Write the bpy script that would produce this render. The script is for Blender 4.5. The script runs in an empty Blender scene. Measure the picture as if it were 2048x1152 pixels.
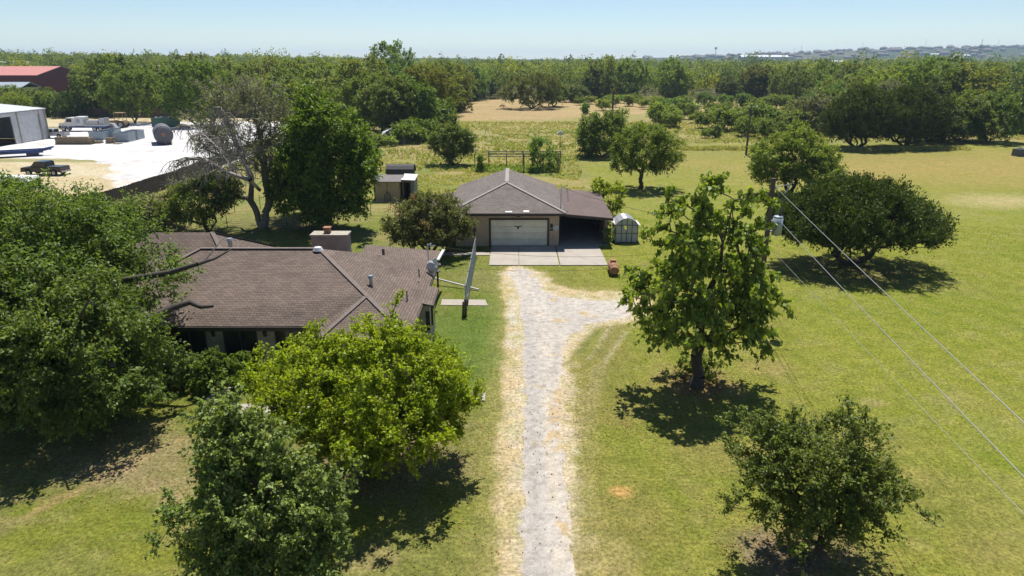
import bpy, math, random
import numpy as np
R = math.radians
sc = bpy.context.scene
# ------------------------------------------------------------------ camera
CAMZ = 15.0; TILT = R(18.5); F = 2048 * 24 / 36
cam = bpy.data.cameras.new('camera'); cam.lens = 24; cam.sensor_width = 36
cam.clip_start = 0.5; cam.clip_end = 20000
camo = bpy.data.objects.new('camera', cam); sc.collection.objects.link(camo)
camo.location = (0, 0, CAMZ); camo.rotation_euler = (R(90) - TILT, 0, 0)
sc.camera = camo
# ------------------------------------------------------------------ world and sun
SUN_EL, SUN_AZ = 66.0, 7.0          # azimuth clockwise from +Y
w = bpy.data.worlds.new("World"); sc.world = w; w.use_nodes = True
nt = w.node_tree; bg = nt.nodes['Background']
sky = nt.nodes.new('ShaderNodeTexSky'); sky.sky_type = 'NISHITA'; sky.sun_disc = False
sky.sun_elevation = R(SUN_EL); sky.sun_rotation = R(SUN_AZ)
sky.altitude = 1500; sky.air_density = 1.02; sky.dust_density = 0.1; sky.ozone_density = 3.0
nt.links.new(sky.outputs[0], bg.inputs[0]); bg.inputs[1].default_value = 0.073
sl = bpy.data.lights.new('sun', 'SUN'); sl.energy = 4.9; sl.angle = R(0.53); sl.color = (1.0, 0.955, 0.88)
so = bpy.data.objects.new('sun', sl); sc.collection.objects.link(so)
so.rotation_euler = (R(90 - SUN_EL), 0, R(180 - SUN_AZ)); so.location = (0, 0, 60)
from mathutils import Vector
d_ = Vector((math.sin(R(SUN_AZ)) * math.cos(R(SUN_EL)), math.cos(R(SUN_AZ)) * math.cos(R(SUN_EL)), math.sin(R(SUN_EL))))
so.rotation_euler = d_.to_track_quat('Z', 'Y').to_euler()
sc.view_settings.view_transform = 'Standard'; sc.view_settings.look = 'None'
sc.view_settings.exposure = 0.66; sc.view_settings.gamma = 1.0; sc.view_settings.use_curve_mapping = False
cy = sc.cycles
cy.max_bounces = 6; cy.diffuse_bounces = 2; cy.glossy_bounces = 2; cy.transmission_bounces = 4
cy.transparent_max_bounces = 6; cy.volume_bounces = 0
cy.use_denoising = True
try:
    cy.denoiser = 'OPENIMAGEDENOISE'; cy.denoising_input_passes = 'RGB_ALBEDO_NORMAL'; cy.denoising_prefilter = 'ACCURATE'
except Exception: pass
cy.use_adaptive_sampling = True; cy.adaptive_threshold = 0.012
cy.caustics_reflective = False; cy.caustics_refractive = False

# ------------------------------------------------------------------ helpers
def G(px, py, z=0.0):
    a = TILT + math.atan((py - 576) / F)
    D = (CAMZ - z) / math.tan(a)
    depth = D * math.cos(TILT) + (CAMZ - z) * math.sin(TILT)
    return ((px - 1024) / F * depth, D)
def pixel(x, y, z=0.0):
    depth = y * math.cos(TILT) + (CAMZ - z) * math.sin(TILT)
    up = -y * math.sin(TILT) * -1
    v = -(y * math.sin(TILT)) + (CAMZ - z) * math.cos(TILT)
    return 1024 + F * x / depth, 576 + F * v / depth
col = sc.collection
def tag(o, label=None, cat=None, group=None, kind=None):
    if label: o['label'] = label
    if cat: o['category'] = cat
    if group: o['group'] = group
    if kind: o['kind'] = kind
    return o
def thing(name, label, cat, loc=(0, 0, 0), rz=0.0, group=None):
    o = bpy.data.objects.new(name, None); col.objects.link(o)
    o.location = loc; o.rotation_euler = (0, 0, rz); o.empty_display_size = 0.3
    return tag(o, label, cat, group)
def kids(o):
    return [c for c in KIDS.get(o.name, [])]
KIDS = {}
def setparent(o, p):
    if p is not None:
        o.parent = p; KIDS.setdefault(p.name, []).append(o)
def copy_tree(o, parent=None):
    c = o.copy(); col.objects.link(c); c.parent = None
    if parent is not None: setparent(c, parent)
    for ch in kids(o): copy_tree(ch, c)
    return c
def mesh_np(name, verts, faces_list, mat, parent=None, smooth=False, attrs=None, loops=None, uv=None):
    """faces_list: (M,k) int array, one face size; or list of lists"""
    me = bpy.data.meshes.new(name)
    if isinstance(faces_list, np.ndarray):
        M, k = faces_list.shape
        me.vertices.add(len(verts)); me.vertices.foreach_set('co', np.asarray(verts, np.float32).ravel())
        me.loops.add(M * k); me.loops.foreach_set('vertex_index', faces_list.astype(np.int32).ravel())
        me.polygons.add(M)
        me.polygons.foreach_set('loop_start', np.arange(0, M * k, k, dtype=np.int32))
        if smooth: me.polygons.foreach_set('use_smooth', np.ones(M, bool))
        me.update(calc_edges=True)
    else:
        me.from_pydata([tuple(v) for v in verts], [], faces_list); me.update()
        if smooth: me.polygons.foreach_set('use_smooth', np.ones(len(me.polygons), bool))
    if attrs:
        for an, (typ, dom, arr) in attrs.items():
            a = me.attributes.new(an, typ, dom)
            a.data.foreach_set('color' if typ == 'FLOAT_COLOR' else 'value', np.asarray(arr, np.float32).ravel())
    if mat is not None: me.materials.append(mat)
    o = bpy.data.objects.new(name, me); col.objects.link(o)
    setparent(o, parent)
    return o
class MB:
    def __init__(s): s.v = []; s.f = []
    def add(s, vs, fs):
        b = len(s.v); s.v += [tuple(map(float, v)) for v in vs]; s.f += [[b + i for i in f] for f in fs]; return s
    def box(s, x0, x1, y0, y1, z0, z1):
        return s.add([(x0,y0,z0),(x1,y0,z0),(x1,y1,z0),(x0,y1,z0),(x0,y0,z1),(x1,y0,z1),(x1,y1,z1),(x0,y1,z1)],
                     [(0,3,2,1),(4,5,6,7),(0,1,5,4),(1,2,6,5),(2,3,7,6),(3,0,4,7)])
    def bar(s, p, q, w_, h_):
        p = Vector(p); q = Vector(q); d = (q - p).normalized()
        u = Vector((0,0,1)).cross(d)
        u = Vector((1,0,0)) if u.length < 1e-4 else u.normalized()
        v = d.cross(u); vs = []
        for a in (p, q):
            for i, j in ((-1,-1),(1,-1),(1,1),(-1,1)): vs.append(a + u * (i*w_/2) + v * (j*h_/2))
        return s.add(vs, [(0,3,2,1),(4,5,6,7),(0,1,5,4),(1,2,6,5),(2,3,7,6),(3,0,4,7)])
    def tube(s, p, q, r0, r1=None, n=10, caps=True):
        r1 = r0 if r1 is None else r1
        p = Vector(p); q = Vector(q); d = (q - p).normalized()
        u = Vector((0,0,1)).cross(d)
        u = Vector((1,0,0)) if u.length < 1e-4 else u.normalized()
        v = d.cross(u); vs = []
        for a, r in ((p, r0), (q, r1)):
            for i in range(n):
                t = 2*math.pi*i/n; vs.append(a + u*math.cos(t)*r + v*math.sin(t)*r)
        fs = [(i, (i+1) % n, n+(i+1) % n, n+i) for i in range(n)]
        if caps: fs += [tuple(range(n))[::-1], tuple(range(n, 2*n))]
        return s.add(vs, fs)
    def path(s, pts, r, n=6):
        for a, b in zip(pts[:-1], pts[1:]): s.tube(a, b, r, r, n, caps=True)
        return s
    def prism(s, prof, y0, y1):
        """prof: list of (x,z); extruded along y"""
        n = len(prof)
        vs = [(x, y0, z) for x, z in prof] + [(x, y1, z) for x, z in prof]
        fs = [tuple(range(n)), tuple(range(n, 2*n))[::-1]] + [(i, i+n, (i+1) % n + n, (i+1) % n) for i in range(n)]
        return s.add(vs, fs)
    def prismx(s, prof, x0, x1):
        n = len(prof)
        vs = [(x0, y, z) for y, z in prof] + [(x1, y, z) for y, z in prof]
        fs = [tuple(range(n))[::-1], tuple(range(n, 2*n))] + [(i, (i+1) % n, (i+1) % n + n, i+n) for i in range(n)]
        return s.add(vs, fs)
    def slab(s, pts, t):
        """roof plane from a planar polygon, thickness t downward"""
        n = len(pts); vs = [tuple(p) for p in pts] + [(p[0], p[1], p[2]-t) for p in pts]
        fs = [tuple(range(n)), tuple(range(n, 2*n))[::-1]] + [(i, (i+1) % n + 0, (i+1) % n + n, i+n)[::-1] for i in range(n)]
        return s.add(vs, fs)
    def build(s, name, mat, parent=None, smooth=False, bevel=0.0):
        me = bpy.data.meshes.new(name); me.from_pydata(s.v, [], s.f)
        import bmesh
        bm = bmesh.new(); bm.from_mesh(me); bmesh.ops.recalc_face_normals(bm, faces=bm.faces)
        uvl = bm.loops.layers.uv.new('UVMap')
        for f in bm.faces:
            nrm = f.normal; u = Vector((0,0,1)).cross(nrm)
            u = Vector((1,0,0)) if u.length < 1e-3 else u.normalized()
            v = nrm.cross(u)
            for lp in f.loops: lp[uvl].uv = (lp.vert.co.dot(u), lp.vert.co.dot(v))
        bm.to_mesh(me); bm.free()
        if smooth:
            for p_ in me.polygons: p_.use_smooth = len(p_.vertices) == 4
        me.materials.append(mat)
        o = bpy.data.objects.new(name, me); col.objects.link(o); setparent(o, parent)
        if bevel:
            m = o.modifiers.new('bevel', 'BEVEL'); m.width = bevel; m.segments = 2; m.limit_method = 'ANGLE'
        return o
# ------------------------------------------------------------------ numpy noise
def _h(ix, iy, seed):
    n = (ix.astype(np.int64) * 374761393 + iy.astype(np.int64) * 668265263 + seed * 974634777) & 0x7fffffff
    n = ((n ^ (n >> 13)) * 1274126177) & 0x7fffffff
    return ((n ^ (n >> 16)) & 0xffff) / 65535.0
def vn(x, y, s, seed=0):
    x = x / s; y = y / s; ix = np.floor(x); iy = np.floor(y); fx = x-ix; fy = y-iy
    fx = fx*fx*(3-2*fx); fy = fy*fy*(3-2*fy)
    return (_h(ix,iy,seed)*(1-fx)+_h(ix+1,iy,seed)*fx)*(1-fy)+(_h(ix,iy+1,seed)*(1-fx)+_h(ix+1,iy+1,seed)*fx)*fy
def fbm(x, y, s, seed=0, o=4):
    t = 0; a = 0.5; n = 0
    for i in range(o):
        t = t + a*vn(x, y, s, seed+i*17); n += a; a *= .5; s = s/2.03
    return t/n
def ss(a, b, x):
    t = np.clip((x-a)/(b-a), 0, 1); return t*t*(3-2*t)
def sdf(poly, x, y):
    """signed distance (negative inside) to polygon, vectorised"""
    P = np.asarray(poly, float); d = np.full(x.shape, 1e18); c = np.zeros(x.shape, bool)
    for i in range(len(P)):
        ax, ay = P[i]; bx, by = P[(i+1) % len(P)]
        ex, ey = bx-ax, by-ay; wx, wy = x-ax, y-ay
        t = np.clip((wx*ex+wy*ey)/(ex*ex+ey*ey+1e-12), 0, 1)
        d = np.minimum(d, (wx-ex*t)**2+(wy-ey*t)**2)
        cond = ((ay > y) != (by > y)) & (x < (bx-ax)*(y-ay)/(by-ay+1e-18)+ax)
        c ^= cond
    return np.sqrt(d)*np.where(c, -1, 1)
def linedist(pts, x, y):
    d = np.full(x.shape, 1e18)
    for (ax, ay), (bx, by) in zip(pts[:-1], pts[1:]):
        ex, ey = bx-ax, by-ay; t = np.clip(((x-ax)*ex+(y-ay)*ey)/(ex*ex+ey*ey), 0, 1)
        d = np.minimum(d, (x-ax-ex*t)**2+(y-ay-ey*t)**2)
    return np.sqrt(d)
def GP(*pts): return [G(*p) for p in pts]
def tz(x, y):
    x = np.asarray(x, float); y = np.asarray(y, float)
    z = 1.2*ss(260, 700, y)*(1-ss(0, 150, x)) + 6*ss(-90, -330, x)*ss(230, 480, y)
    z = z + (17+50*ss(0.0, 0.80, x/np.maximum(y, 1)))*ss(1550, 2900, y) - 3*ss(800, 1300, y)
    z = z + 7*(fbm(x, y, 700, 5)-.5)*ss(1500, 2600, y)*(1+1.2*ss(.1, .6, x/np.maximum(y, 1)))
    z = z + .25*(fbm(x, y, 45, 9)-.5)*ss(90, 160, y)
    return z
# ------------------------------------------------------------------ materials
def nodes(name):
    m = bpy.data.materials.new(name); m.use_nodes = True
    return m, m.node_tree, m.node_tree.nodes['Principled BSDF']
def N(nt, t, **kw):
    n = nt.nodes.new(t)
    for k, v in kw.items():
        if k.startswith('_'): setattr(n, k[1:], v)
        else: n.inputs[k.replace('_', ' ')].default_value = v
    return n
def rgb(c): return (c[0], c[1], c[2], 1)
def mixc(nt, fac, a, b, mode='MIX'):
    n = nt.nodes.new('ShaderNodeMix'); n.data_type = 'RGBA'; n.blend_type = mode
    for k, v in ((0, fac), (6, a), (7, b)):
        if isinstance(v, (int, float)): n.inputs[k].default_value = v
        elif isinstance(v, tuple): n.inputs[k].default_value = rgb(v)
        else: nt.links.new(v, n.inputs[k])
    return n.outputs[2]
def ramp(nt, src, a, b):
    n = nt.nodes.new('ShaderNodeMapRange'); n.inputs['From Min'].default_value = a; n.inputs['From Max'].default_value = b
    nt.links.new(src, n.inputs['Value']); return n.outputs[0]
def noise(nt, scale, vec=None, detail=4, rough=.6):
    n = N(nt, 'ShaderNodeTexNoise', Scale=scale, Detail=detail, Roughness=rough)
    if vec is not None: nt.links.new(vec, n.inputs['Vector'])
    return n.outputs['Fac']
ALB = .745
def dim(c): return tuple(x*ALB for x in c) if c is not None else None
def mat(name, c, rough=.6, metal=0.0, var=.25, scale=3.0, c2=None, bump=0.0, bscale=30, coord='Object', spec=.5, fine=0.0):
    c, c2 = dim(c), dim(c2)
    m, nt, b = nodes(name); b.inputs['Roughness'].default_value = rough; b.inputs['Metallic'].default_value = metal
    b.inputs['Specular IOR Level'].default_value = spec
    tc = nt.nodes.new('ShaderNodeTexCoord'); v = tc.outputs[coord]
    f = ramp(nt, noise(nt, scale, v), .3, .7)
    c2 = c2 or tuple(x*(1-var) for x in c)
    o = mixc(nt, f, c, c2)
    if fine:
        f2 = ramp(nt, noise(nt, bscale, v, 2), .3, .7); o = mixc(nt, f2, o, tuple(x*(1-fine) for x in c))
    nt.links.new(o, b.inputs['Base Color'])
    if bump:
        bp = N(nt, 'ShaderNodeBump', Strength=bump, Distance=.03); nt.links.new(noise(nt, bscale, v, 3), bp.inputs['Height']); nt.links.new(bp.outputs[0], b.inputs['Normal'])
    return m
def foliage(name, c1, c2, trans=.3, rough=.45, spec=.45, cs=.6, tint=(1.25, 1.3, 1.0), hv=.008):
    m, nt, b = nodes(name)
    at = N(nt, 'ShaderNodeAttribute', _attribute_name='tint'); tc = nt.nodes.new('ShaderNodeTexCoord')
    oi = nt.nodes.new('ShaderNodeObjectInfo')
    f = ramp(nt, noise(nt, cs, tc.outputs['Object'], 2), .35, .65)
    a = mixc(nt, f, c1, c2)
    a = mixc(nt, at.outputs['Fac'], mixc(nt, 1.0, a, (.62, .66, .62), 'MULTIPLY'), mixc(nt, 1.0, a, tint, 'MULTIPLY'))
    hs = nt.nodes.new('ShaderNodeHueSaturation')
    mr = nt.nodes.new('ShaderNodeMapRange'); nt.links.new(oi.outputs['Random'], mr.inputs['Value'])
    mr.inputs['To Min'].default_value = 1-10*hv*1.2; mr.inputs['To Max'].default_value = 1+10*hv*1.2; nt.links.new(mr.outputs[0], hs.inputs['Value'])
    mr2 = nt.nodes.new('ShaderNodeMapRange'); m3 = N(nt, 'ShaderNodeMath', _operation='FRACT'); m4 = N(nt, 'ShaderNodeMath', _operation='MULTIPLY'); m4.inputs[1].default_value = 7.3
    nt.links.new(oi.outputs['Random'], m4.inputs[0]); nt.links.new(m4.outputs[0], m3.inputs[0]); nt.links.new(m3.outputs[0], mr2.inputs['Value'])
    mr2.inputs['To Min'].default_value = .5-hv*1.2; mr2.inputs['To Max'].default_value = .5+hv; nt.links.new(mr2.outputs[0], hs.inputs['Hue'])
    nt.links.new(a, hs.inputs['Color'])
    nt.links.new(hs.outputs[0], b.inputs['Base Color']); b.inputs['Roughness'].default_value = rough; b.inputs['Specular IOR Level'].default_value = spec
    tr = nt.nodes.new('ShaderNodeBsdfTranslucent'); nt.links.new(mixc(nt, 1.0, hs.outputs[0], (1.5, 1.45, .55), 'MULTIPLY'), tr.inputs['Color'])
    mx = nt.nodes.new('ShaderNodeMixShader'); mx.inputs[0].default_value = trans
    nt.links.new(b.outputs[0], mx.inputs[1]); nt.links.new(tr.outputs[0], mx.inputs[2])
    nt.links.new(mx.outputs[0], nt.nodes['Material Output'].inputs['Surface'])
    return m
def shingles(name, c, c2, stain=.35):
    c, c2 = dim(c), dim(c2)
    m, nt, b = nodes(name); b.inputs['Roughness'].default_value = .9; b.inputs['Specular IOR Level'].default_value = .2
    uv = nt.nodes.new('ShaderNodeUVMap'); tc = nt.nodes.new('ShaderNodeTexCoord')
    br = N(nt, 'ShaderNodeTexBrick', Scale=1.0); br.offset = .5
    br.inputs['Brick Width'].default_value = .32; br.inputs['Row Height'].default_value = .145; br.inputs['Mortar Size'].default_value = .012
    br.inputs['Color1'].default_value = rgb(c); br.inputs['Color2'].default_value = rgb(c2); br.inputs['Mortar'].default_value = rgb(tuple(x*.42 for x in c2))
    br.inputs['Mortar Smooth'].default_value = .3; br.inputs['Bias'].default_value = -.1
    nt.links.new(uv.outputs[0], br.inputs['Vector'])
    mp = nt.nodes.new('ShaderNodeMapping'); mp.inputs['Scale'].default_value = (.35, 1.0, 1.0); nt.links.new(uv.outputs[0], mp.inputs[0])
    a = mixc(nt, ramp(nt, noise(nt, .55, tc.outputs['Object'], 3), .35, .7), br.outputs[0], mixc(nt, 1.0, br.outputs[0], (1.22, 1.2, 1.22), 'MULTIPLY'))
    a = mixc(nt, ramp(nt, noise(nt, 1.1, mp.outputs[0], 5), .52, .8), a, mixc(nt, 1.0, a, (1-stain,)*3, 'MULTIPLY'))
    a = mixc(nt, ramp(nt, noise(nt, 22, tc.outputs['Object'], 2), .3, .7), a, mixc(nt, 1.0, a, (.72,)*3, 'MULTIPLY'))
    nt.links.new(a, b.inputs['Base Color'])
    bp = N(nt, 'ShaderNodeBump', Strength=.5, Distance=.02); nt.links.new(br.outputs['Fac'], bp.inputs['Height']); bp.invert = True; nt.links.new(bp.outputs[0], b.inputs['Normal'])
    return m
def brick(name, c, c2, mortar, bw=.22, rh=.075):
    c, c2, mortar = dim(c), dim(c2), dim(mortar)
    m, nt, b = nodes(name); b.inputs['Roughness'].default_value = .85
    uv = nt.nodes.new('ShaderNodeUVMap'); tc = nt.nodes.new('ShaderNodeTexCoord')
    br = N(nt, 'ShaderNodeTexBrick', Scale=1.0); br.inputs['Brick Width'].default_value = bw; br.inputs['Row Height'].default_value = rh; br.inputs['Mortar Size'].default_value = .008
    br.inputs['Color1'].default_value = rgb(c); br.inputs['Color2'].default_value = rgb(c2); br.inputs['Mortar'].default_value = rgb(mortar)
    nt.links.new(uv.outputs[0], br.inputs['Vector'])
    nt.links.new(mixc(nt, ramp(nt, noise(nt, 1.5, tc.outputs['Object']), .4, .7), br.outputs[0], mixc(nt, 1.0, br.outputs[0], (.72,)*3, 'MULTIPLY')), b.inputs['Base Color'])
    return m
def lines(name, c, c2, period, axis=0, duty=.12, rough=.6, metal=0.0, stain=.25, spec=.5):
    c, c2 = dim(c), dim(c2)
    """grooved siding / ribbed metal: thin lines every period metres on UV axis"""
    m, nt, b = nodes(name); b.inputs['Roughness'].default_value = rough; b.inputs['Metallic'].default_value = metal; b.inputs['Specular IOR Level'].default_value = spec
    uv = nt.nodes.new('ShaderNodeUVMap'); sp = nt.nodes.new('ShaderNodeSeparateXYZ'); nt.links.new(uv.outputs[0], sp.inputs[0])
    a = N(nt, 'ShaderNodeMath', _operation='DIVIDE'); a.inputs[1].default_value = period; nt.links.new(sp.outputs[axis], a.inputs[0])
    fr = N(nt, 'ShaderNodeMath', _operation='FRACT'); nt.links.new(a.outputs[0], fr.inputs[0])
    lt = N(nt, 'ShaderNodeMath', _operation='LESS_THAN'); lt.inputs[1].default_value = duty; nt.links.new(fr.outputs[0], lt.inputs[0])
    tc = nt.nodes.new('ShaderNodeTexCoord')
    o = mixc(nt, lt.outputs[0], c, c2)
    o = mixc(nt, ramp(nt, noise(nt, 1.3, tc.outputs['Object']), .4, .75), o, mixc(nt, 1.0, o, (1-stain,)*3, 'MULTIPLY'))
    nt.links.new(o, b.inputs['Base Color'])
    return m
def ground_mat(name, fine=.42, bump=.9, s1=7, s2=1.6, worn=(.86, .93, .8)):
    m, nt, b = nodes(name); b.inputs['Roughness'].default_value = .95; b.inputs['Specular IOR Level'].default_value = .1
    at = N(nt, 'ShaderNodeAttribute', _attribute_name='paint'); tc = nt.nodes.new('ShaderNodeTexCoord'); v = tc.outputs['Object']
    a = mixc(nt, ramp(nt, noise(nt, s1, v, 5, .75), .38, .62), mixc(nt, 1.0, at.outputs['Color'], (1-fine, 1-fine*.95, 1-fine*1.1), 'MULTIPLY'), mixc(nt, 1.0, at.outputs['Color'], (1+fine*.8, 1+fine*.75, 1+fine*.7), 'MULTIPLY'))
    a = mixc(nt, ramp(nt, noise(nt, s2, v, 4, .7), .35, .65), mixc(nt, 1.0, a, tuple(.78+.5*(w_-.86)*.5 for w_ in worn), 'MULTIPLY'), mixc(nt, 1.0, a, (1.15, 1.13, 1.13), 'MULTIPLY'))
    a = mixc(nt, ramp(nt, noise(nt, s2*.3, v, 5, .7), .42, .6), a, mixc(nt, 1.0, a, worn, 'MULTIPLY'))
    nt.links.new(a, b.inputs['Base Color'])
    bp = N(nt, 'ShaderNodeBump', Strength=bump, Distance=.05); nt.links.new(noise(nt, s1*1.7, v, 4, .8), bp.inputs['Height']); nt.links.new(bp.outputs[0], b.inputs['Normal'])
    return m
M = {}
M['lawn'] = ground_mat('lawn')
M['gravel'] = ground_mat('gravel', .2, .35, 14, 3, (.93, .925, .915))
M['bark'] = mat('bark', (.10, .08, .062), .9, c2=(.06, .05, .04), scale=4, bump=.5, bscale=20)
M['greybark'] = mat('grey_bark', (.34, .305, .27), .9, c2=(.2, .18, .155), scale=3)
M['roof'] = shingles('house_shingles', (.232, .178, .145), (.168, .128, .106))
M['roof2'] = shingles('garage_shingles', (.25, .215, .19), (.185, .158, .142), .3)
M['roof3'] = shingles('carport_shingles', (.205, .155, .138), (.175, .132, .118), .15)
M['cap'] = mat('ridge_cap', (.225, .178, .155), .9, c2=(.16, .125, .11), scale=5)
M['fascia'] = mat('dark_trim', (.045, .032, .026), .6)
M['brick'] = brick('cream_brick', (.54, .47, .37), (.44, .38, .29), (.5, .46, .4))
M['chimbrick'] = brick('chimney_brick', (.42, .34, .28), (.34, .27, .22), (.45, .4, .35))
M['siding'] = lines('tan_siding', (.60, .46, .32), (.30, .22, .15), .2, 0, .13)
M['garagedoor'] = lines('garage_door_paint', (.98, .93, .74), (.62, .58, .46), .53, 1, .04, .5)
M['brown'] = mat('brown_trim', (.075, .042, .032), .6)
M['concrete'] = mat('concrete', (.53, .475, .405), .9, c2=(.34, .30, .255), scale=.9, bump=.2, bscale=30, fine=.25)
M['darkglass'] = mat('dark_glass', (.02, .022, .025), .12, var=.1)
M['screen'] = mat('dark_screen', (.012, .012, .012), .6)
M['white'] = mat('white_paint', (.76, .76, .75), .5, var=.12)
M['whitemetal'] = lines('white_ribbed_metal', (.72, .73, .74), (.55, .56, .58), .3, 0, .12, .4)
M['galv'] = mat('galvanised_metal', (.52, .55, .57), .4, .7, var=.2)
M['galvdull'] = mat('dull_metal', (.62, .66, .70), .6, .1, var=.25)
M['poleWood'] = mat('pole_wood', (.16, .125, .10), .9, c2=(.09, .07, .055), scale=3)
M['fenceWood'] = lines('fence_boards', (.125, .095, .08), (.04, .03, .025), .14, 0, .14, .9, stain=.45)
M['rust'] = mat('rust', (.32, .13, .06), .85, c2=(.40, .22, .12), scale=4)
M['tyre'] = mat('rubber', (.02, .02, .02), .8)
M['rim'] = mat('wheel_rim', (.5, .5, .52), .35, .6)
M['black'] = mat('black_paint', (.01, .012, .018), .18, var=.1)
M['silver'] = mat('silver_paint', (.52, .53, .55), .3, .3, var=.08)
M['blue'] = mat('blue_paint', (.02, .06, .22), .4)
M['navy'] = mat('navy_paint', (.02, .03, .08), .4)
M['red'] = mat('red_lens', (.35, .01, .01), .3)
M['lens'] = mat('clear_lens', (.7, .7, .68), .2)
M['tan'] = mat('tan_paint', (.42, .28, .13), .6, c2=(.32, .2, .1))
M['green'] = mat('green_paint', (.06, .16, .11), .6)
M['binmetal'] = mat('pale_blue_metal', (.45, .52, .58), .5, .2, c2=(.33, .38, .42))
M['wood'] = mat('weathered_wood', (.42, .32, .2), .9, c2=(.28, .21, .13), scale=6)
M['greywood'] = mat('grey_wood', (.22, .19, .16), .9, c2=(.12, .1, .09), scale=5)
M['tank'] = mat('tank_steel', (.12, .115, .13), .6, c2=(.1, .1, .11))
M['redroof'] = lines('red_metal_roof', (.62, .24, .19), (.5, .18, .15), .6, 0, .1, .5, stain=.2)
M['redwall'] = lines('red_metal_wall', (.26, .028, .022), (.19, .02, .016), .6, 0, .12, .6)
M['creamwall'] = mat('cream_panel', (.52, .45, .33), .7, c2=(.42, .36, .26))
M['shedroof'] = mat('grey_shingle', (.26, .24, .23), .9, c2=(.17, .155, .15), scale=8)
M['darkroof'] = mat('charcoal_roof', (.085, .08, .08), .9)
M['bluemetal'] = lines('blue_grey_metal', (.22, .27, .31), (.16, .2, .23), .25, 0, .15, .6)
M['polycarb'] = mat('cloudy_panel', (.55, .58, .58), .35, var=.2)
M['insul'] = mat('porcelain', (.5, .5, .52), .3)
M['transf'] = mat('transformer_grey', (.42, .49, .53), .4, .1, var=.1)
M['wire'] = mat('bare_wire', (.5, .5, .5), .4, .5, var=.05)
M['darkwire'] = mat('dark_wire', (.05, .05, .05), .7)
# foliage kinds
FM = {
 'bright': foliage('bright_leaf', (0.2512, 0.3243, 0.0193), (0.3373, 0.4002, 0.0248), 0.44, 0.50, .22, .6),
 'pecan': foliage('pecan_leaf', (0.1252, 0.1833, 0.0475), (0.1815, 0.2323, 0.0593), 0.38, 0.50, .22, .6),
 'bluegreen': foliage('bluegreen_leaf', (0.1985, 0.2625, 0.0818), (0.2646, 0.315, 0.0967), 0.35, 0.50, .22, .6),
 'catalpa': foliage('catalpa_leaf', (0.181, 0.2506, 0.0487), (0.2646, 0.3203, 0.0585), 0.40, 0.50, .22, .6),
 'elm': foliage('elm_leaf', (0.1544, 0.2031, 0.0512), (0.2113, 0.2519, 0.0585), 0.35, 0.50, .22, .6),
 'juniper': foliage('juniper_leaf', (0.069, 0.0943, 0.0207), (0.0978, 0.1242, 0.0253), 0.20, 0.60, .22, .6),
 'dense': foliage('dense_leaf', (0.1015, 0.1692, 0.019), (0.1623, 0.2299, 0.027), 0.35, 0.50, .22, .6),
 'grey': foliage('grey_leaf', (0.209, 0.2255, 0.121), (0.264, 0.264, 0.1485), 0.30, 0.60, .22, .6),
 'myrtle': foliage('myrtle_leaf', (0.1471, 0.1694, 0.0605), (0.1633, 0.1633, 0.0605), 0.30, 0.50, .22, .6),
 'oak': foliage('oak_leaf', (0.1607, 0.2142, 0.0367), (0.2219, 0.2677, 0.0459), 0.35, 0.50, .22, .6),
 'mesquite': foliage('mesquite_leaf', (0.182, 0.2426, 0.0607), (0.2183, 0.285, 0.0668), 0.40, 0.60, .22, .6, hv=.027),
 'wood_dark': foliage('dark_woodland_leaf', (0.0987, 0.1366, 0.0394), (0.1366, 0.1822, 0.0455), 0.30, 0.60, .22, .25, hv=.027),
 'wood_mid': foliage('mid_woodland_leaf', (0.1667, 0.212, 0.0454), (0.212, 0.2499, 0.0515), 0.35, 0.60, .22, .25, hv=.027),
 'wood_light': foliage('light_woodland_leaf', (0.2033, 0.2526, 0.032), (0.2464, 0.2957, 0.037), 0.38, 0.60, .22, .25, hv=.027),
 'straw': foliage('dry_grass_blade', (0.5, 0.44, 0.2), (0.42, 0.42, 0.15), 0.30, 0.80, .22, .6),
 'turf': foliage('turf_blade', (.225, .26, .036), (.26, .275, .042), .4, .8, .05, .4, (1.5, 1.45, 1.1)),
 'turfdry': foliage('dry_turf_blade', (.36, .30, .12), (.30, .27, .09), .35, .8, .05),
 'weed': foliage('weed_leaf', (0.24, 0.31, 0.09), (0.3, 0.36, 0.11), 0.40, 0.60, .22, .6),
}
# ------------------------------------------------------------------ trees
def leaf_mesh(name, C, A, Nn, L, W, mat_, parent, fold=.22, drop=None):
    """C centre, A long axis, Nn approx normal, L length, W width -> one folded quad per leaf"""
    rng = np.random.default_rng(len(C))
    A = A/np.linalg.norm(A, axis=1, keepdims=True).clip(1e-6)
    B = np.cross(Nn, A); B /= np.linalg.norm(B, axis=1, keepdims=True).clip(1e-6)
    n = np.cross(A, B)
    L = L[:, None]; W = W[:, None]
    v = np.empty((len(C), 4, 3), np.float32)
    v[:, 0] = C-A*L*.5; v[:, 1] = C+B*W*.5+n*W*fold-A*L*.08; v[:, 2] = C+A*L*.5-n*L*.12; v[:, 3] = C-B*W*.5+n*W*fold-A*L*.08
    f = np.arange(len(C)*4, dtype=np.int32).reshape(-1, 4)
    return mesh_np(name, v.reshape(-1, 3), f, mat_, parent, attrs={'tint': ('FLOAT', 'FACE', rng.random(len(C))**1.4)})
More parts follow.
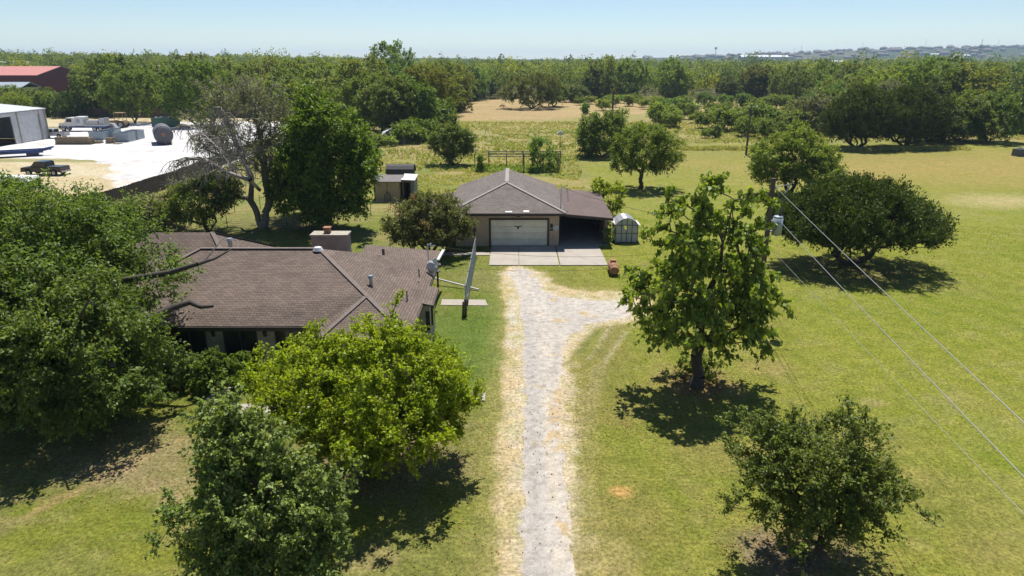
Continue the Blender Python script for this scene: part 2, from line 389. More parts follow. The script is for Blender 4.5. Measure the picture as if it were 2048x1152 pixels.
def tubes_mesh(name, P, Q, r0, r1, mat_, parent, n=6):
    P = np.asarray(P, float); Q = np.asarray(Q, float); r0 = np.asarray(r0)[:, None]; r1 = np.asarray(r1)[:, None]
    d = Q-P; d /= np.linalg.norm(d, axis=1, keepdims=True).clip(1e-6)
    up = np.where(np.abs(d[:, 2:3]) > .9, np.array([[1., 0, 0]]), np.array([[0, 0, 1.]]))
    u = np.cross(up, d); u /= np.linalg.norm(u, axis=1, keepdims=True).clip(1e-6); v = np.cross(d, u)
    K = len(P); V = np.empty((K, 2*n, 3))
    for i in range(n):
        t = 2*math.pi*i/n; o = u*math.cos(t)+v*math.sin(t)
        V[:, i] = P+o*r0; V[:, n+i] = Q+o*r1
    fb = np.array([(i, (i+1) % n, n+(i+1) % n, n+i) for i in range(n)])
    f = (np.arange(K)[:, None, None]*2*n+fb[None]).reshape(-1, 4)
    return mesh_np(name, V.reshape(-1, 3), f, mat_, parent, smooth=True)
def grow(parent, seed, lobes, K, leaves, lsize, lmat, bark='bark', trunk=(0, 0, 2.5), r0=.3, clump=.7, clear=1.0, twigs=9,
         droop=.25, upn=1.25, lw=.55, sides=6, shell=.5, stems=1, leader=.5, crown='crown', bare=0.0, trunkname='trunk', upturn=.3, twigtubes=False, rmin=.018, lump=.15, spire=.10, gaps=-.75):
    rng = np.random.default_rng(seed); gcs = clump*1.25
    L = np.array(lobes, float); wgt = (L[:, 3]*L[:, 4]+L[:, 3]*L[:, 5]+L[:, 4]*L[:, 5]); wgt /= wgt.sum()
    pts = []
    tries = 0
    while len(pts) < K and tries < K*40:
        tries += 1
        l = L[rng.choice(len(L), p=wgt)]
        d = rng.normal(size=3); d /= np.linalg.norm(d)
        r = shell+(1-shell)*rng.random()**.6
        r *= 1+lump*(math.sin(d[0]*5.3+seed)+.9*math.sin(d[1]*6.1+d[2]*4.3+seed*2)+.7*math.sin(d[2]*9+d[0]*7+seed*3))
        if spire and rng.random() < spire: r *= rng.uniform(1.12, 1.36)
        p = l[:3]+d*l[3:]*r
        if p[2] < clear: continue
        if gaps and math.sin(p[0]*2.0/gcs+seed)+math.sin(p[1]*2.2/gcs+seed*2)+math.sin(p[2]*2.9/gcs+p[0]/gcs+seed*3) < gaps: continue
        deep = min(np.linalg.norm((p-m[:3])/m[3:]) for m in L)
        if deep < shell*.8: continue
        if pts:
            q = np.array(pts); 
            if np.min(np.linalg.norm(q-p, axis=1)) < clump*.42: continue
        pts.append(p)
    pts = np.array(pts); ctr = (L[:, :3]*wgt[:, None]).sum(0)
    top = np.array(trunk, float); ztop = L[:, 2].max()+0.3*L[:, 5].max()
    nodes_ = [np.zeros(3)]; par = [-1]; plen = [0.0]; ok = [False]
    def addn(p, j):
        nodes_.append(np.array(p, float)); par.append(j); plen.append(plen[j]+np.linalg.norm(nodes_[-1]-nodes_[j])); ok.append(True); return len(nodes_)-1
    for sidx in range(stems):
        a = 2*math.pi*sidx/stems+seed; off = 0 if stems == 1 else 1
        j = 0; nseg = 4
        tgt = top+np.array([math.cos(a), math.sin(a), 0])*off*(.25*L[:, 3].max())
        for i in range(1, nseg+1):
            t = i/nseg; j = addn(tgt*t+rng.normal(size=3)*np.array([1, 1, .2])*.03*top[2]*(i < nseg), j)
            ok[j] = t > .5
        lt = np.array([ctr[0]+(tgt[0]-ctr[0])*.3, ctr[1]+(tgt[1]-ctr[1])*.3, tgt[2]+(ztop-tgt[2])*leader])
        for i in range(1, 5):
            t = i/4; j = addn(tgt*(1-t)+lt*t+rng.normal(size=3)*.05*(ztop-top[2]), j)
    order = np.argsort(np.linalg.norm(pts-top, axis=1))
    tip = []
    for i in order:
        p = pts[i]; Nn = np.array(nodes_); pl = np.array(plen); okk = np.array(ok)
        dist = np.linalg.norm(Nn-p, axis=1)
        dz = (Nn[:, 2]-p[2]).clip(0)
        cost = dist+.25*pl+dz*.8+np.where(okk, 0, 1e6)
        j = int(np.argmin(cost)); q = nodes_[j]; n = 2 if dist[j] < clump*2.5 else 3
        jj = j
        for k in range(1, n+1):
            t = k/n; x = q*(1-t)+p*t; x = x+rng.normal(size=3)*dist[j]*.06*(k < n); x[2] += -upturn*dist[j]*t*(1-t)*.6
            jj = addn(x, jj)
        tip.append(jj)
    n = len(nodes_); cnt = np.zeros(n)
    for j in tip: cnt[j] = 1
    for i in range(n-1, 0, -1): cnt[par[i]] += cnt[i]
    rad = (r0*np.sqrt(cnt/cnt[0].clip(1)))**1.0; rad = np.maximum(rad*(.6+.4*(cnt/cnt[0])**.3), rmin)
    nd = np.array(nodes_); idx = np.arange(1, n); pr = np.array(par[1:])
    rp = np.minimum(rad[pr], rad[idx]*1.45)
    rp[pr == 0] = rad[idx][pr == 0]*1.5
    P = list(nd[pr]); Q = list(nd[idx]); A0 = list(rp); A1 = list(rad[idx])
    # leaves
    m = leaves; kp = len(pts)
    out = pts-ctr; out /= np.linalg.norm(out, axis=1, keepdims=True).clip(1e-6)
    td = out[:, None, :]*.55+rng.normal(size=(kp, twigs, 3))*.75+np.array([0, 0, upturn])
    td /= np.linalg.norm(td, axis=2, keepdims=True)
    tl = clump*(.55+.75*rng.random((kp, twigs)))
    keep = rng.random(kp) >= bare
    if twigtubes:
        a = pts[:, None, :]+np.zeros_like(td); b_ = a+td*tl[..., None]
        b_[..., 2] -= droop*.4*tl
        P += list(a.reshape(-1, 3)); Q += list(b_.reshape(-1, 3)); A0 += [rmin*.8]*(kp*twigs); A1 += [rmin*.35]*(kp*twigs)
    tubes_mesh(trunkname, P, Q, A0, A1, M[bark], parent, sides)
    ksel = np.where(keep)[0]
    if m and len(ksel):
        ci = np.repeat(ksel, m); ti = rng.integers(0, twigs, len(ci)); t = rng.random(len(ci))**.75
        dd = td[ci, ti]; ll = tl[ci, ti]
        C = pts[ci]+dd*(t*ll)[:, None]+rng.normal(size=(len(ci), 3))*clump*.10
        C[:, 2] -= droop*.5*(t**2)*ll
        A = dd*.7+rng.normal(size=C.shape)*.6; A[:, 2] -= droop*1.6
        Nn = rng.normal(size=C.shape)*.8; Nn[:, 2] += upn
        sz = lsize*(.6+.8*rng.random(len(C)))
        leaf_mesh(crown, C, A, Nn, sz, sz*lw, FM[lmat], parent)
# ------------------------------------------------------------------ ground
DRIVE = GP((1040,1350),(1040,1152),(1043,900),(1046,750),(1043,650),(1038,600),(1030,570),(1010,545),(1030,537),(1062,539),(1078,556),(1088,580),(1110,592),(1180,600),(1238,600),(1264,616),(1262,636),(1215,641),(1172,652),(1140,676),(1126,712),(1126,780),(1130,900),(1140,1020),(1148,1152),(1162,1350))
TRACK = GP((1012,700),(1013,600),(1030,592),(1040,640),(1036,700))
STRAW = GP((978,1350),(984,1152),(992,960),(1002,800),(1010,700),(1012,600),(1002,548),(1030,533),(1078,545),(1110,572),(1180,582),(1240,584),(1300,598),(1310,630),(1262,646),(1200,655),(1150,690),(1136,720),(1138,800),(1146,960),(1160,1152),(1180,1350))
YARD = GP((-260,317),(100,317),(190,320),(213,333),(205,352),(228,390))+[(-42.6, 78), (-42.8, 120), (-43, 190)]+GP((640,243),(380,243),(200,247),(100,262),(60,283),(-260,310))
FIELD = GP((860,243),(905,215),(935,198),(1300,196),(1620,203),(1640,213),(1440,222),(1240,229),(1120,236),(1000,240))
MOWN = GP((1165,318),(1240,300),(1370,288),(1560,288),(1900,283),(2400,280),(2600,420),(2600,1500),(1000,1500),(1150,540),(1230,440),(1185,380))
def ellw(x, y, px, py, rx, ry, soft=.5, s=2.0, seed=0):
    cx, cy_ = G(px, py); d = np.sqrt(((x-cx)/rx)**2+((y-cy_)/ry)**2)+(fbm(x, y, s, seed)-.5)*1.2
    return 1-ss(1-soft, 1+soft, d)
def paint(x, y):
    n1 = fbm(x, y, 14, 1); n2 = fbm(x, y, 4, 2); n3 = fbm(x, y, 1.1, 3, 3); n4 = fbm(x, y, 40, 4, 3)
    c = np.empty(x.shape+(3,))
    def C(v): return np.array(v)
    def bl(wt, v):
        nonlocal c
        wt = np.clip(wt, 0, 1)[..., None]; c = c*(1-wt)+C(v)*wt
    c[:] = C((.225, .232, .038))
    bl(ss(.4, .62, n1)*.7, (.155, .18, .032)); bl(ss(.5, .72, n2)*.5, (.23, .22, .07)); bl(ss(.55, .75, n3)*.35, (.31, .27, .12))
    # left front lawn: olive with bare soil scars
    left = 1-ss(-3, 0, x)
    bl(left*ss(.42, .6, n2)*.4, (.21, .205, .07)); bl(left*ss(.60, .72, fbm(x*1.0, y*1.6, 2.2, 31))*.5, (.34, .26, .14))
    # greener by the fence gate
    bl(ellw(x, y, 925, 680, 2.6, 6, .5, 3, 6)*.75, (.10, .175, .028)); bl(ellw(x, y, 960, 555, 2.2, 6, .5, 3, 7)*.5, (.15, .19, .04))
    # mown lawn to the right, lime with faint mower bands
    mw = 1-ss(-.6, .6, sdf(MOWN, x, y)+(n2-.5)*2)
    ang = .45; u = x*math.cos(ang)+y*math.sin(ang)
    band = .5+.5*np.sin(u*2*math.pi/2.6+2*fbm(x, y, 9, 12))
    bl(mw*.8, (.25, .262, .038)); bl(mw*ss(.42, .6, n1)*.5, (.195, .24, .026)); bl(mw*ss(.45, .65, n4)*.5, (.27, .25, .065)); bl(mw*band*.38, (.30, .285, .07)); bl(mw*(.5+.5*np.sin(y*2*math.pi/3.1+3*fbm(x, y, 14, 13)))*ss(60, 70, y)*.3, (.29, .275, .07)); bl(mw*ss(.54, .75, n2)*.3, (.29, .265, .09)); bl(mw*ss(.56, .75, n3)*.3, (.33, .29, .13))
    bl(mw*(1-ss(44, 52, y))*(1-ss(13, 20, x))*(.25+.5*ss(.4, .65, n2)), (.25, .22, .065))
    bl(mw*ss(85, 60, y)*0, (0, 0, 0))
    bl(ellw(x, y, 1870, 333, 32, 15, .6, 12, 8)*.9, (.36, .275, .095)); bl(ellw(x, y, 1640, 312, 24, 7, .5, 9, 9)*.35, (.27, .24, .08))
    bl(ellw(x, y, 2015, 402, 6.5, 3.6, .8, 5, 10)*.75, (.48, .39, .21)); bl(ellw(x, y, 1350, 300, 30, 8, .5, 9, 11)*.3, (.25, .25, .07))
    # rough pasture
    rg = ss(62, 72, y)*(1-mw)*ss(-46, -40, x)
    bl(rg*.6, (.31, .275, .095)); bl(rg*ss(.40, .58, fbm(x, y*1.8, 9, 14))*.65, (.38, .30, .14)); bl(rg*ss(.5, .66, fbm(x, y*2, 6, 15))*.6, (.17, .22, .05))
    far = rg*ss(105, 125, y)
    bl(far*.6, (.38, .31, .145)); bl(far*ss(.5, .66, fbm(x*.6, y*1.2, 10, 16))*.55, (.22, .25, .065)); bl(rg*ellw(x, y, 860, 300, 9, 11, .5, 5, 17)*.75, (.40, .30, .18))
    bl(rg*ellw(x, y, 1000, 275, 26, 9, .6, 8, 18)*.5, (.38, .30, .16))
    # dry hay field
    fw = 1-ss(-3, 4, sdf(FIELD, x, y)+(fbm(x, y, 12, 20)-.5)*10)
    bl(fw, (.45, .32, .18)); bl(fw*ss(.4, .65, fbm(x*.3, y, 5, 21))*.5, (.39, .27, .145)); bl(fw*ss(.5, .7, fbm(x, y*2, 20, 22))*.4, (.5, .38, .22)); bl(fw*ss(.55, .7, fbm(x, y*1.5, 9, 23))*.4, (.34, .29, .12))
    # fenced garden behind the house
    bg_ = ss(47, 52, y)*(1-ss(66, 74, y))*(1-ss(-4, -1, x))
    bl(bg_*.5, (.16, .2, .04)); bl(bg_*ss(.5, .65, fbm(x, y, 3, 24))*.6, (.28, .235, .1))
    # industrial lot soil
    lot = (1-ss(-44, -42, x))*ss(70, 76, y)*(1-ss(185, 200, y))
    bl(lot, (.58, .46, .31)); bl(lot*ss(.42, .62, fbm(x*.5, y, 6, 25))*.8, (.64, .55, .42)); bl(lot*(1-ss(.8, 3, np.abs(y-107.5+(n2-.5)*2)))*.7, (.24, .23, .07)); bl(lot*ss(.5, .7, n1)*(1-ss(-95,-75,x))*.6, (.3, .27, .11))
    bl(ss(-44, -46, x)*ss(143, 147, y)*(1-ss(178, 184, y))*(1-ss(-76, -70, x))*.0, (.28, .26, .07))
    # drive margins
    st = sdf(STRAW, x, y)+(n3-.5)*.9+(n2-.5)*.8
    bl(1-ss(-.2, .35, st), (.67, .49, .36)); bl((1-ss(-.2, 1.6, st))*.45, (.42, .35, .15)); bl((1-ss(-.3, .1, st))*ss(.45, .62, fbm(x, y*.4, .6, 45, 3))*.35, (.60, .54, .44)); bl((1-ss(-.3, .1, st))*ss(.55, .68, fbm(x, y*.35, 1.3, 46, 3))*.3, (.42, .36, .15))
    tk = sdf(TRACK, x, y)+(n3-.5)*.7
    bl((1-ss(-.3, .1, tk))*.7*ss(.4, .55, fbm(x, y, .5, 44, 2)), (.6, .56, .52))
    dr = sdf(DRIVE, x, y)
    bl((1-ss(-.1, .7, dr+(fbm(x, y, .5, 40, 2)-.5)*1.6))*.75, (.60, .50, .38))
    # buried kerb outline by the turning spur
    q = GP((1225,646),(1178,718),(1210,724),(1262,650))
    bl((1-ss(-.2, .2, sdf(q, x, y)))*.6, (.27, .235, .09)); bl((1-ss(.04, .2, linedist(q[:2], x, y)))*.6*ss(.3, .5, n3), (.5, .42, .3)); bl((1-ss(.04, .2, linedist([q[2], q[3]], x, y)))*.6*ss(.3, .5, n3), (.5, .42, .3))
    q2 = GP((1150,650),(1215,648),(1170,735),(1130,760))
    bl((1-ss(-.6, .4, sdf(GP((1208,652),(1160,722),(1150,700),(1190,655)), x, y)))*.6, (.09, .15, .03))
    for a, b_, ww in ((GP((1205,730),(1180,800),(1165,870)), (.34, .29, .15), .5), (GP((40,1040),(200,960),(300,905),(380,870)), (.42, .28, .15), .35), (GP((1165,1152),(1175,900),(1185,800)), (.30, .26, .1), .5)):
        bl((1-ss(.05, ww, linedist(a, x, y)+(n3-.5)*.5))*.6, b_)
    # worn soil under trees
    bl(ellw(x, y, 2045, 236, 16, 14, .5, 8, 55)*.9, (.5, .42, .28))
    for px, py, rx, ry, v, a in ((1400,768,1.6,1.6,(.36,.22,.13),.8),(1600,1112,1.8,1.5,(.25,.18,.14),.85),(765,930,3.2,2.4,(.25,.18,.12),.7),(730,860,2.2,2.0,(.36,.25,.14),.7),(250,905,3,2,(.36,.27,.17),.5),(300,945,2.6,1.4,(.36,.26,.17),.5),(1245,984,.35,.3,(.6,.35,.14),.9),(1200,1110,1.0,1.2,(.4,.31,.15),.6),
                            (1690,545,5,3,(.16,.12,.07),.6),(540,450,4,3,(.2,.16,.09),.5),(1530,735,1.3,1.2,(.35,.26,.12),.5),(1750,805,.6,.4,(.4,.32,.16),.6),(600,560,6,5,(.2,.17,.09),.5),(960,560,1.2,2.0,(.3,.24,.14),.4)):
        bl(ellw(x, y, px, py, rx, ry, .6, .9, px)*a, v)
    # wooded floor and far country
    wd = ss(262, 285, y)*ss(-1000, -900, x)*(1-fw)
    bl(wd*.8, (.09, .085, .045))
    fc = ss(1300, 1700, y)
    bl(fc, (.05, .075, .03)); bl(fc*ss(.45, .6, fbm(x, y*.35, 160, 50))*.6, (.085, .10, .05)); bl(fc*ss(.6, .68, fbm(x, y*.3, 210, 51, 3))*.6, (.2, .17, .11))
    return c
ys = [-60+5*i for i in range(13)]
y = 5.0
while y < 7500:
    ys.append(y); y += (1.0 if y < 12 else .2 if y < 45 else .0045*y if y < 300 else .022*y)
ys = np.array(ys); t = np.linspace(-1, 1, 460)
spread = np.maximum(75, 1.02*ys+25)
X = np.sign(t)[None]*np.abs(t)[None]**1.35*spread[:, None]; Y = np.repeat(ys[:, None], len(t), 1)
V = np.stack([X, Y, tz(X, Y)], -1).reshape(-1, 3)
nr, nc = X.shape; ii = np.arange((nr-1)*nc).reshape(nr-1, nc)[:, :-1].ravel()
FCS = np.stack([ii, ii+1, ii+nc+1, ii+nc], 1)
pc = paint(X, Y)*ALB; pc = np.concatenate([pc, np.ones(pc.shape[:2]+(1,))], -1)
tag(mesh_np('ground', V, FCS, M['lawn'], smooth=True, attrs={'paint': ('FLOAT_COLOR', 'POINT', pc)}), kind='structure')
def sheet(name, poly, cell, jit, z, material, colf, jscale=.6):
    P = np.array(poly); x0, y0 = P.min(0)-.5; x1, y1 = P.max(0)+.5
    xs = np.arange(x0, x1, cell); ys_ = np.arange(y0, y1, cell); X, Y = np.meshgrid(xs, ys_)
    s = sdf(poly, X, Y)+(fbm(X, Y, jscale, 77, 3)-.5)*jit
    c = colf(X, Y, s)*ALB; c = np.concatenate([c, np.ones(c.shape[:2]+(1,))], -1)
    nr, nc = X.shape; ii = np.arange((nr-1)*nc).reshape(nr-1, nc)[:, :-1].ravel()
    F_ = np.stack([ii, ii+1, ii+nc+1, ii+nc], 1); keep = (s.ravel()[F_] < 0).all(1)
    F_ = F_[keep]; used = np.unique(F_); mp = np.zeros(nr*nc, int); mp[used] = np.arange(len(used))
    V = np.stack([X, Y, tz(X, Y)+z], -1).reshape(-1, 3)[used]
    return tag(mesh_np(name, V, mp[F_], material, attrs={'paint': ('FLOAT_COLOR', 'POINT', c.reshape(-1, 4)[used])}), kind='structure')
def drivecol(x, y, s):
    c = np.empty(x.shape+(3,)); c[:] = (.55, .505, .455)
    def bl(w_, v):
        nonlocal c
        w_ = np.clip(w_, 0, 1)[..., None]; c = c*(1-w_)+np.array(v)*w_
    bl(ss(.4, .65, fbm(x*1.8, y*.35, 1.2, 61))*.4, (.42, .395, .37)); bl(ss(.45, .7, fbm(x, y, .35, 62, 3))*.35, (.62, .58, .53)); bl(ss(-.45, 0, s)*.6, (.6, .52, .42))
    tw = .5+.5*np.cos((x-.72-.02*(y-20))*2*math.pi/1.45)
    bl(tw**2*.35*(1-ss(36, 42, y))*ss(.3, .6, fbm(x*.8, y*.3, 1.0, 66)), (.40, .375, .35)); bl((1-tw)**3*.4*(1-ss(34, 42, y))*ss(.42, .6, fbm(x, y*.4, .8, 67, 3)), (.60, .51, .37))
    bl(ss(.70, .78, fbm(x, y*.7, .9, 63, 3))*.7, (.52, .38, .18)); bl((1-ss(.25, .8, np.abs(x-.75-.1*np.sin(y*.3))))*(1-ss(38, 44, y))*.5, (.42, .40, .385)); bl(ss(.62, .72, fbm(x, y, .2, 64, 2))*.35, (.25, .22, .2))
    return c
sheet('driveway', DRIVE, .08, .55, .006, M['gravel'], drivecol, .7)
def yardcol(x, y, s):
    c = np.empty(x.shape+(3,)); c[:] = (.72, .715, .725)
    w_ = (ss(.42, .66, fbm(x*.35, y, 7, 71))*.5)[..., None]; c = c*(1-w_)+np.array((.56, .54, .52))*w_
    for k_ in range(9):
        px0 = 90+k_*60; a_ = G(px0, 330-k_*7); b_ = G(px0+150, 262-k_*3); dd_ = linedist([a_, ((a_[0]+b_[0])/2+3, (a_[1]+b_[1])/2-4), b_], x, y); w_ = ((1-ss(.15, .6, np.abs(dd_-.9)))*.4*ss(.3, .55, fbm(x, y, 5, 90+k_)))[..., None]; c = c*(1-w_)+np.array((.50, .47, .44))*w_
    w_ = (ss(-3.5, 0, s)*ss(.35, .6, fbm(x, y, 3, 72))*(1-ss(96, 104, y)))[..., None]; c = c*(1-w_)+np.array((.66, .56, .43))*w_
    return c
yardm = ground_mat('white_caliche', .08, .2, 3, .5, (.93, .92, .91))
sheet('gravel_yard', YARD, .5, 3.0, .012, yardm, yardcol, 4)
# ------------------------------------------------------------------ paths
def slab_s(name, pts, z, t, material=None, bevel=0):
    return tag(MB().slab([(p[0], p[1], z) for p in pts], t).build(name, material or M['concrete']), kind='structure')
gx0, gx1 = -1.75, 7.35
def apron(x0, x1): slab_s('concrete_apron', [(x0, 50.2), (x1, 50.2), (x1-.02*(x1 > 7), 56.2), (x0, 56.2)], .07, .12)
apron(gx0, .52); apron(.56, 3.62); apron(3.72, gx1)
slab_s('garden_path', [(-9, 53.1), (-1.8, 53.1), (-1.8, 53.9), (-9, 53.9)], .05, .1)
slab_s('garden_path', [(-2.6, 41.0), (-2.55, 42.2), (-5.3, 42.2), (-5.3, 41.0)], .04, .08) if False else None
slab_s('stepping_slab', [(-4.6, 41.3), (-1.55, 41.2), (-1.75, 42.3), (-4.6, 42.4)], .04, .08)
slab_s('front_walk', GP((400,806),(455,806),(500,765),(470,762),(448,770))[:], .03, .07)
slab_s('front_walk', [(-13.9, 27.0), (-3.0, 27.0), (-3.0, 28.0), (-13.2, 28.0)], .035, .07)
slab_s('front_walk', [(-1.45, 28.3), (-1.25, 28.3), (-1.25, 29.1), (-1.45, 29.1)], .05, .07)
# ------------------------------------------------------------------ main house
H = thing('brick_house', 'long low house with brown hip shingle roof and cream brick walls, dark windows', 'house', (-12, 37, 0))
hx, hy = 12, -37
def hp(x, y, z): return (x+hx, y+hy, z)
def wallbox(mb, x0, x1, y0, y1, z0, z1): mb.box(x0+hx, x1+hx, y0+hy, y1+hy, z0, z1)
rl = (-17.6, 37.3, 4.86); rr = (-10.9, 37.3, 4.86); CC = (-4.9, 30.0, 2.45); AA = (-7.45, 33.1, 3.49)
V1 = (-9.7, 31.4, 2.5)
mb = MB()
T_ = .14
mb.slab([hp(*p) for p in (rl, (-22.6, 31.4, 2.5), V1, AA, rr)], T_)
mb.slab([hp(*p) for p in (AA, V1, (-9.15, 30.0, 2.45))], T_)
mb.slab([hp(*p) for p in (AA, (-9.15, 30.0, 2.45), CC)], T_)
mb.slab([hp(*p) for p in (rr, AA, CC, (-4.85, 34.5, 2.5))], T_)
mb.slab([hp(*p) for p in (rr, (-4.85, 34.5, 2.5), (-4.8, 43.0, 2.5))], T_)
mb.slab([hp(*p) for p in (rl, rr, (-4.8, 43.0, 2.5), (-22.6, 43.0, 2.5))], T_)
mb.slab([hp(*p) for p in (rl, (-22.6, 43.0, 2.5), (-22.6, 31.4, 2.5))], T_)
mb.slab([hp(*p) for p in ((-5.3, 34.7, 2.62), (-4.30, 34.7, 2.40), (-4.30, 37.7, 2.40), (-5.3, 37.7, 2.62))], .1)
roof = mb.build('roof', M['roof'], H)
def capline(mb, a, b, w_=.24, z=.03):
    mb.bar((a[0], a[1], a[2]+z), (b[0], b[1], b[2]+z), w_, .05)
mb = MB()
for a, b in ((rl, rr), (rr, AA), (AA, CC), (AA, (-9.15, 30.0, 2.45)), (rl, (-22.6, 31.4, 2.5))): capline(mb, hp(*a), hp(*b))
mb.build('ridge_cap', M['cap'], roof)
mb = MB()
mb.bar(hp(-22.6, 31.36, 2.36), hp(-9.8, 31.36, 2.36), .05, .2); mb.bar(hp(-9.15, 29.97, 2.31), hp(-4.9, 29.97, 2.31), .05, .2)
mb.bar(hp(-4.86, 30.0, 2.31), hp(-4.82, 34.6, 2.36), .05, .2); mb.bar(hp(-4.78, 37.7, 2.36), hp(-4.76, 43.0, 2.36), .05, .2); mb.bar(hp(-4.27, 34.7, 2.3), hp(-4.27, 37.7, 2.3), .05, .18)
mb.build('fascia', M['fascia'], H)
mb = MB(); wallbox(mb, -22, -5.35, 32.0, 42.4, 0, 2.34); wallbox(mb, -8.7, -5.35, 30.6, 32.0, 0, 2.3); wallbox(mb, -5.4, -4.5, 34.85, 37.5, 0, 2.3)
mb.build('wall', M['brick'], H)
def hwin(x0, x1, z0, z1, y=32.0, bars=2, door=False):
    f = MB(); t = .07
    f.box(x0+hx, x1+hx, y-.04+hy, y+.05+hy, z0, z0+t).box(x0+hx, x1+hx, y-.04+hy, y+.05+hy, z1-t, z1)
    for i in range(bars+1):
        xx = x0+(x1-x0-t)*i/bars; f.box(xx+hx, xx+t+hx, y-.045+hy, y+.045+hy, z0+t, z1-t)
    fr = f.build('door' if door else 'window', M['fascia'], H)
    p = MB(); p.box(x0+.03+hx, x1-.03+hx, y-.02+hy, y+.04+hy, z0+.03, z1-.03); p.build('pane', M['darkglass'], fr)
    return fr
hwin(-17.9, -15.5, .75, 2.25, bars=3); hwin(-14.6, -12.9, .1, 2.25, bars=2, door=True); hwin(-12.0, -10.3, .75, 2.25)
hwin(-21.2, -19.6, .75, 2.2)
hwin(-8.1, -6.2, .8, 2.1, y=30.6)
for x_ in (-15.05, -12.45):
    l = MB(); l.box(x_-.06+hx, x_+.06+hx, 31.85+hy, 32.0+hy, 1.75, 1.8); l.tube(hp(x_, 31.84, 1.78), hp(x_, 31.84, 2.02), .06, .1, 8); l.tube(hp(x_, 31.84, 2.02), hp(x_, 31.84, 2.08), .11, .02, 8)
    l.build('wall_lantern', M['fascia'], H)
mb = MB(); mb.box(-4.7+hx, -4.49+hx, 34.82+hy, 34.9+hy, .9, 2.0); mb.build('window', M['screen'], H)
mb = MB(); mb.box(-4.62+hx, -4.4+hx, 35.6+hy, 36.6+hy, .9, 2.1); mb.build('window', M['darkglass'], H)
# back porch roof and rear wing
mb = MB(); mb.slab([hp(-9.8, 42.6, 3.05), hp(-5.0, 42.6, 2.6), hp(-4.85, 45.2, 2.55), hp(-10.0, 45.2, 3.0)], .12); mb.build('porch_roof', M['roof'], H)
mb = MB(); mb.bar(hp(-4.83, 42.7, 2.62), hp(-4.7, 45.25, 2.6), .18, .1); mb.build('gutter', M['white'], H)
for px_ in (-5.2, -9.6): MB().box(px_+hx, px_+.12+hx, 45.0+hy, 45.1+hy, 0, 2.5).build('porch_post', M['fascia'], H)
mb = MB(); a = (-19.2, 42.6, 4.5); b_ = (-23.0, 42.6, 4.5)
mb.slab([hp(*p) for p in (b_, (-25.5, 39, 2.5), (-16.6, 39, 2.5), a)], T_); mb.slab([hp(*p) for p in (a, (-16.6, 39, 2.5), (-16.6, 46.6, 2.5))], T_)
mb.slab([hp(*p) for p in (b_, a, (-16.6, 46.6, 2.5), (-25.5, 46.6, 2.5))], T_)
rw = mb.build('rear_wing_roof', M['roof'], H)
mb = MB(); wallbox(mb, -25, -17.2, 42.4, 46.1, 0, 2.4); mb.build('rear_wing_wall', M['brick'], H)
mb = MB(); capline(mb, hp(*a), hp(-16.6, 46.6, 2.5), .25); capline(mb, hp(*a), hp(-16.6, 39, 2.5), .25); mb.build('ridge_cap', M['cap'], rw)
ch = MB(); ch.box(-13.1+hx, -10.75+hx, 43.2+hy, 44.2+hy, 0, 4.1); cho = ch.build('chimney', M['chimbrick'], H)
c = MB(); c.box(-13.16+hx, -10.69+hx, 43.14+hy, 44.26+hy, 4.1, 4.2); c.build('cap', mat('chimney_cap', (.5, .45, .36), .9, c2=(.36, .32, .26)), cho)
c = MB(); c.box(-12.3+hx, -11.92+hx, 43.5+hy, 43.9+hy, 4.2, 4.55).box(-12.35+hx, -11.87+hx, 43.45+hy, 43.95+hy, 4.55, 4.6); c.build('flue', M['rust'], cho)
def onroof(px, py, z): x, y = G(px, py, z); return x, y, z
def vent(px, py, z, r, h, m='galv', cap=False):
    x, y, z = onroof(px, py, z); v = MB(); v.tube(hp(x, y, z-.25), hp(x, y, z+h), r, r, 10)
    if cap: v.tube(hp(x, y, z+h), hp(x, y, z+h+.12), r*1.7, r*1.2, 12)
    v.build('vent_pipe', M[m], roof)
vent(742, 563, 3.75, .10, .22, 'galv', True); vent(814, 592, 3.05, .035, .3, 'tank'); vent(838, 547, 3.2, .035, .28, 'tank'); vent(767, 512, 2.9, .09, .5, 'tank'); vent(461, 494, 4.45, .13, .42, 'galv', True)
x, y, z = onroof(636, 499, 4.86); v = MB(); v.tube(hp(x, y, z-.05), hp(x, y, z+.14), .3, .2, 12); v.build('vent_cap', M['white'], roof)
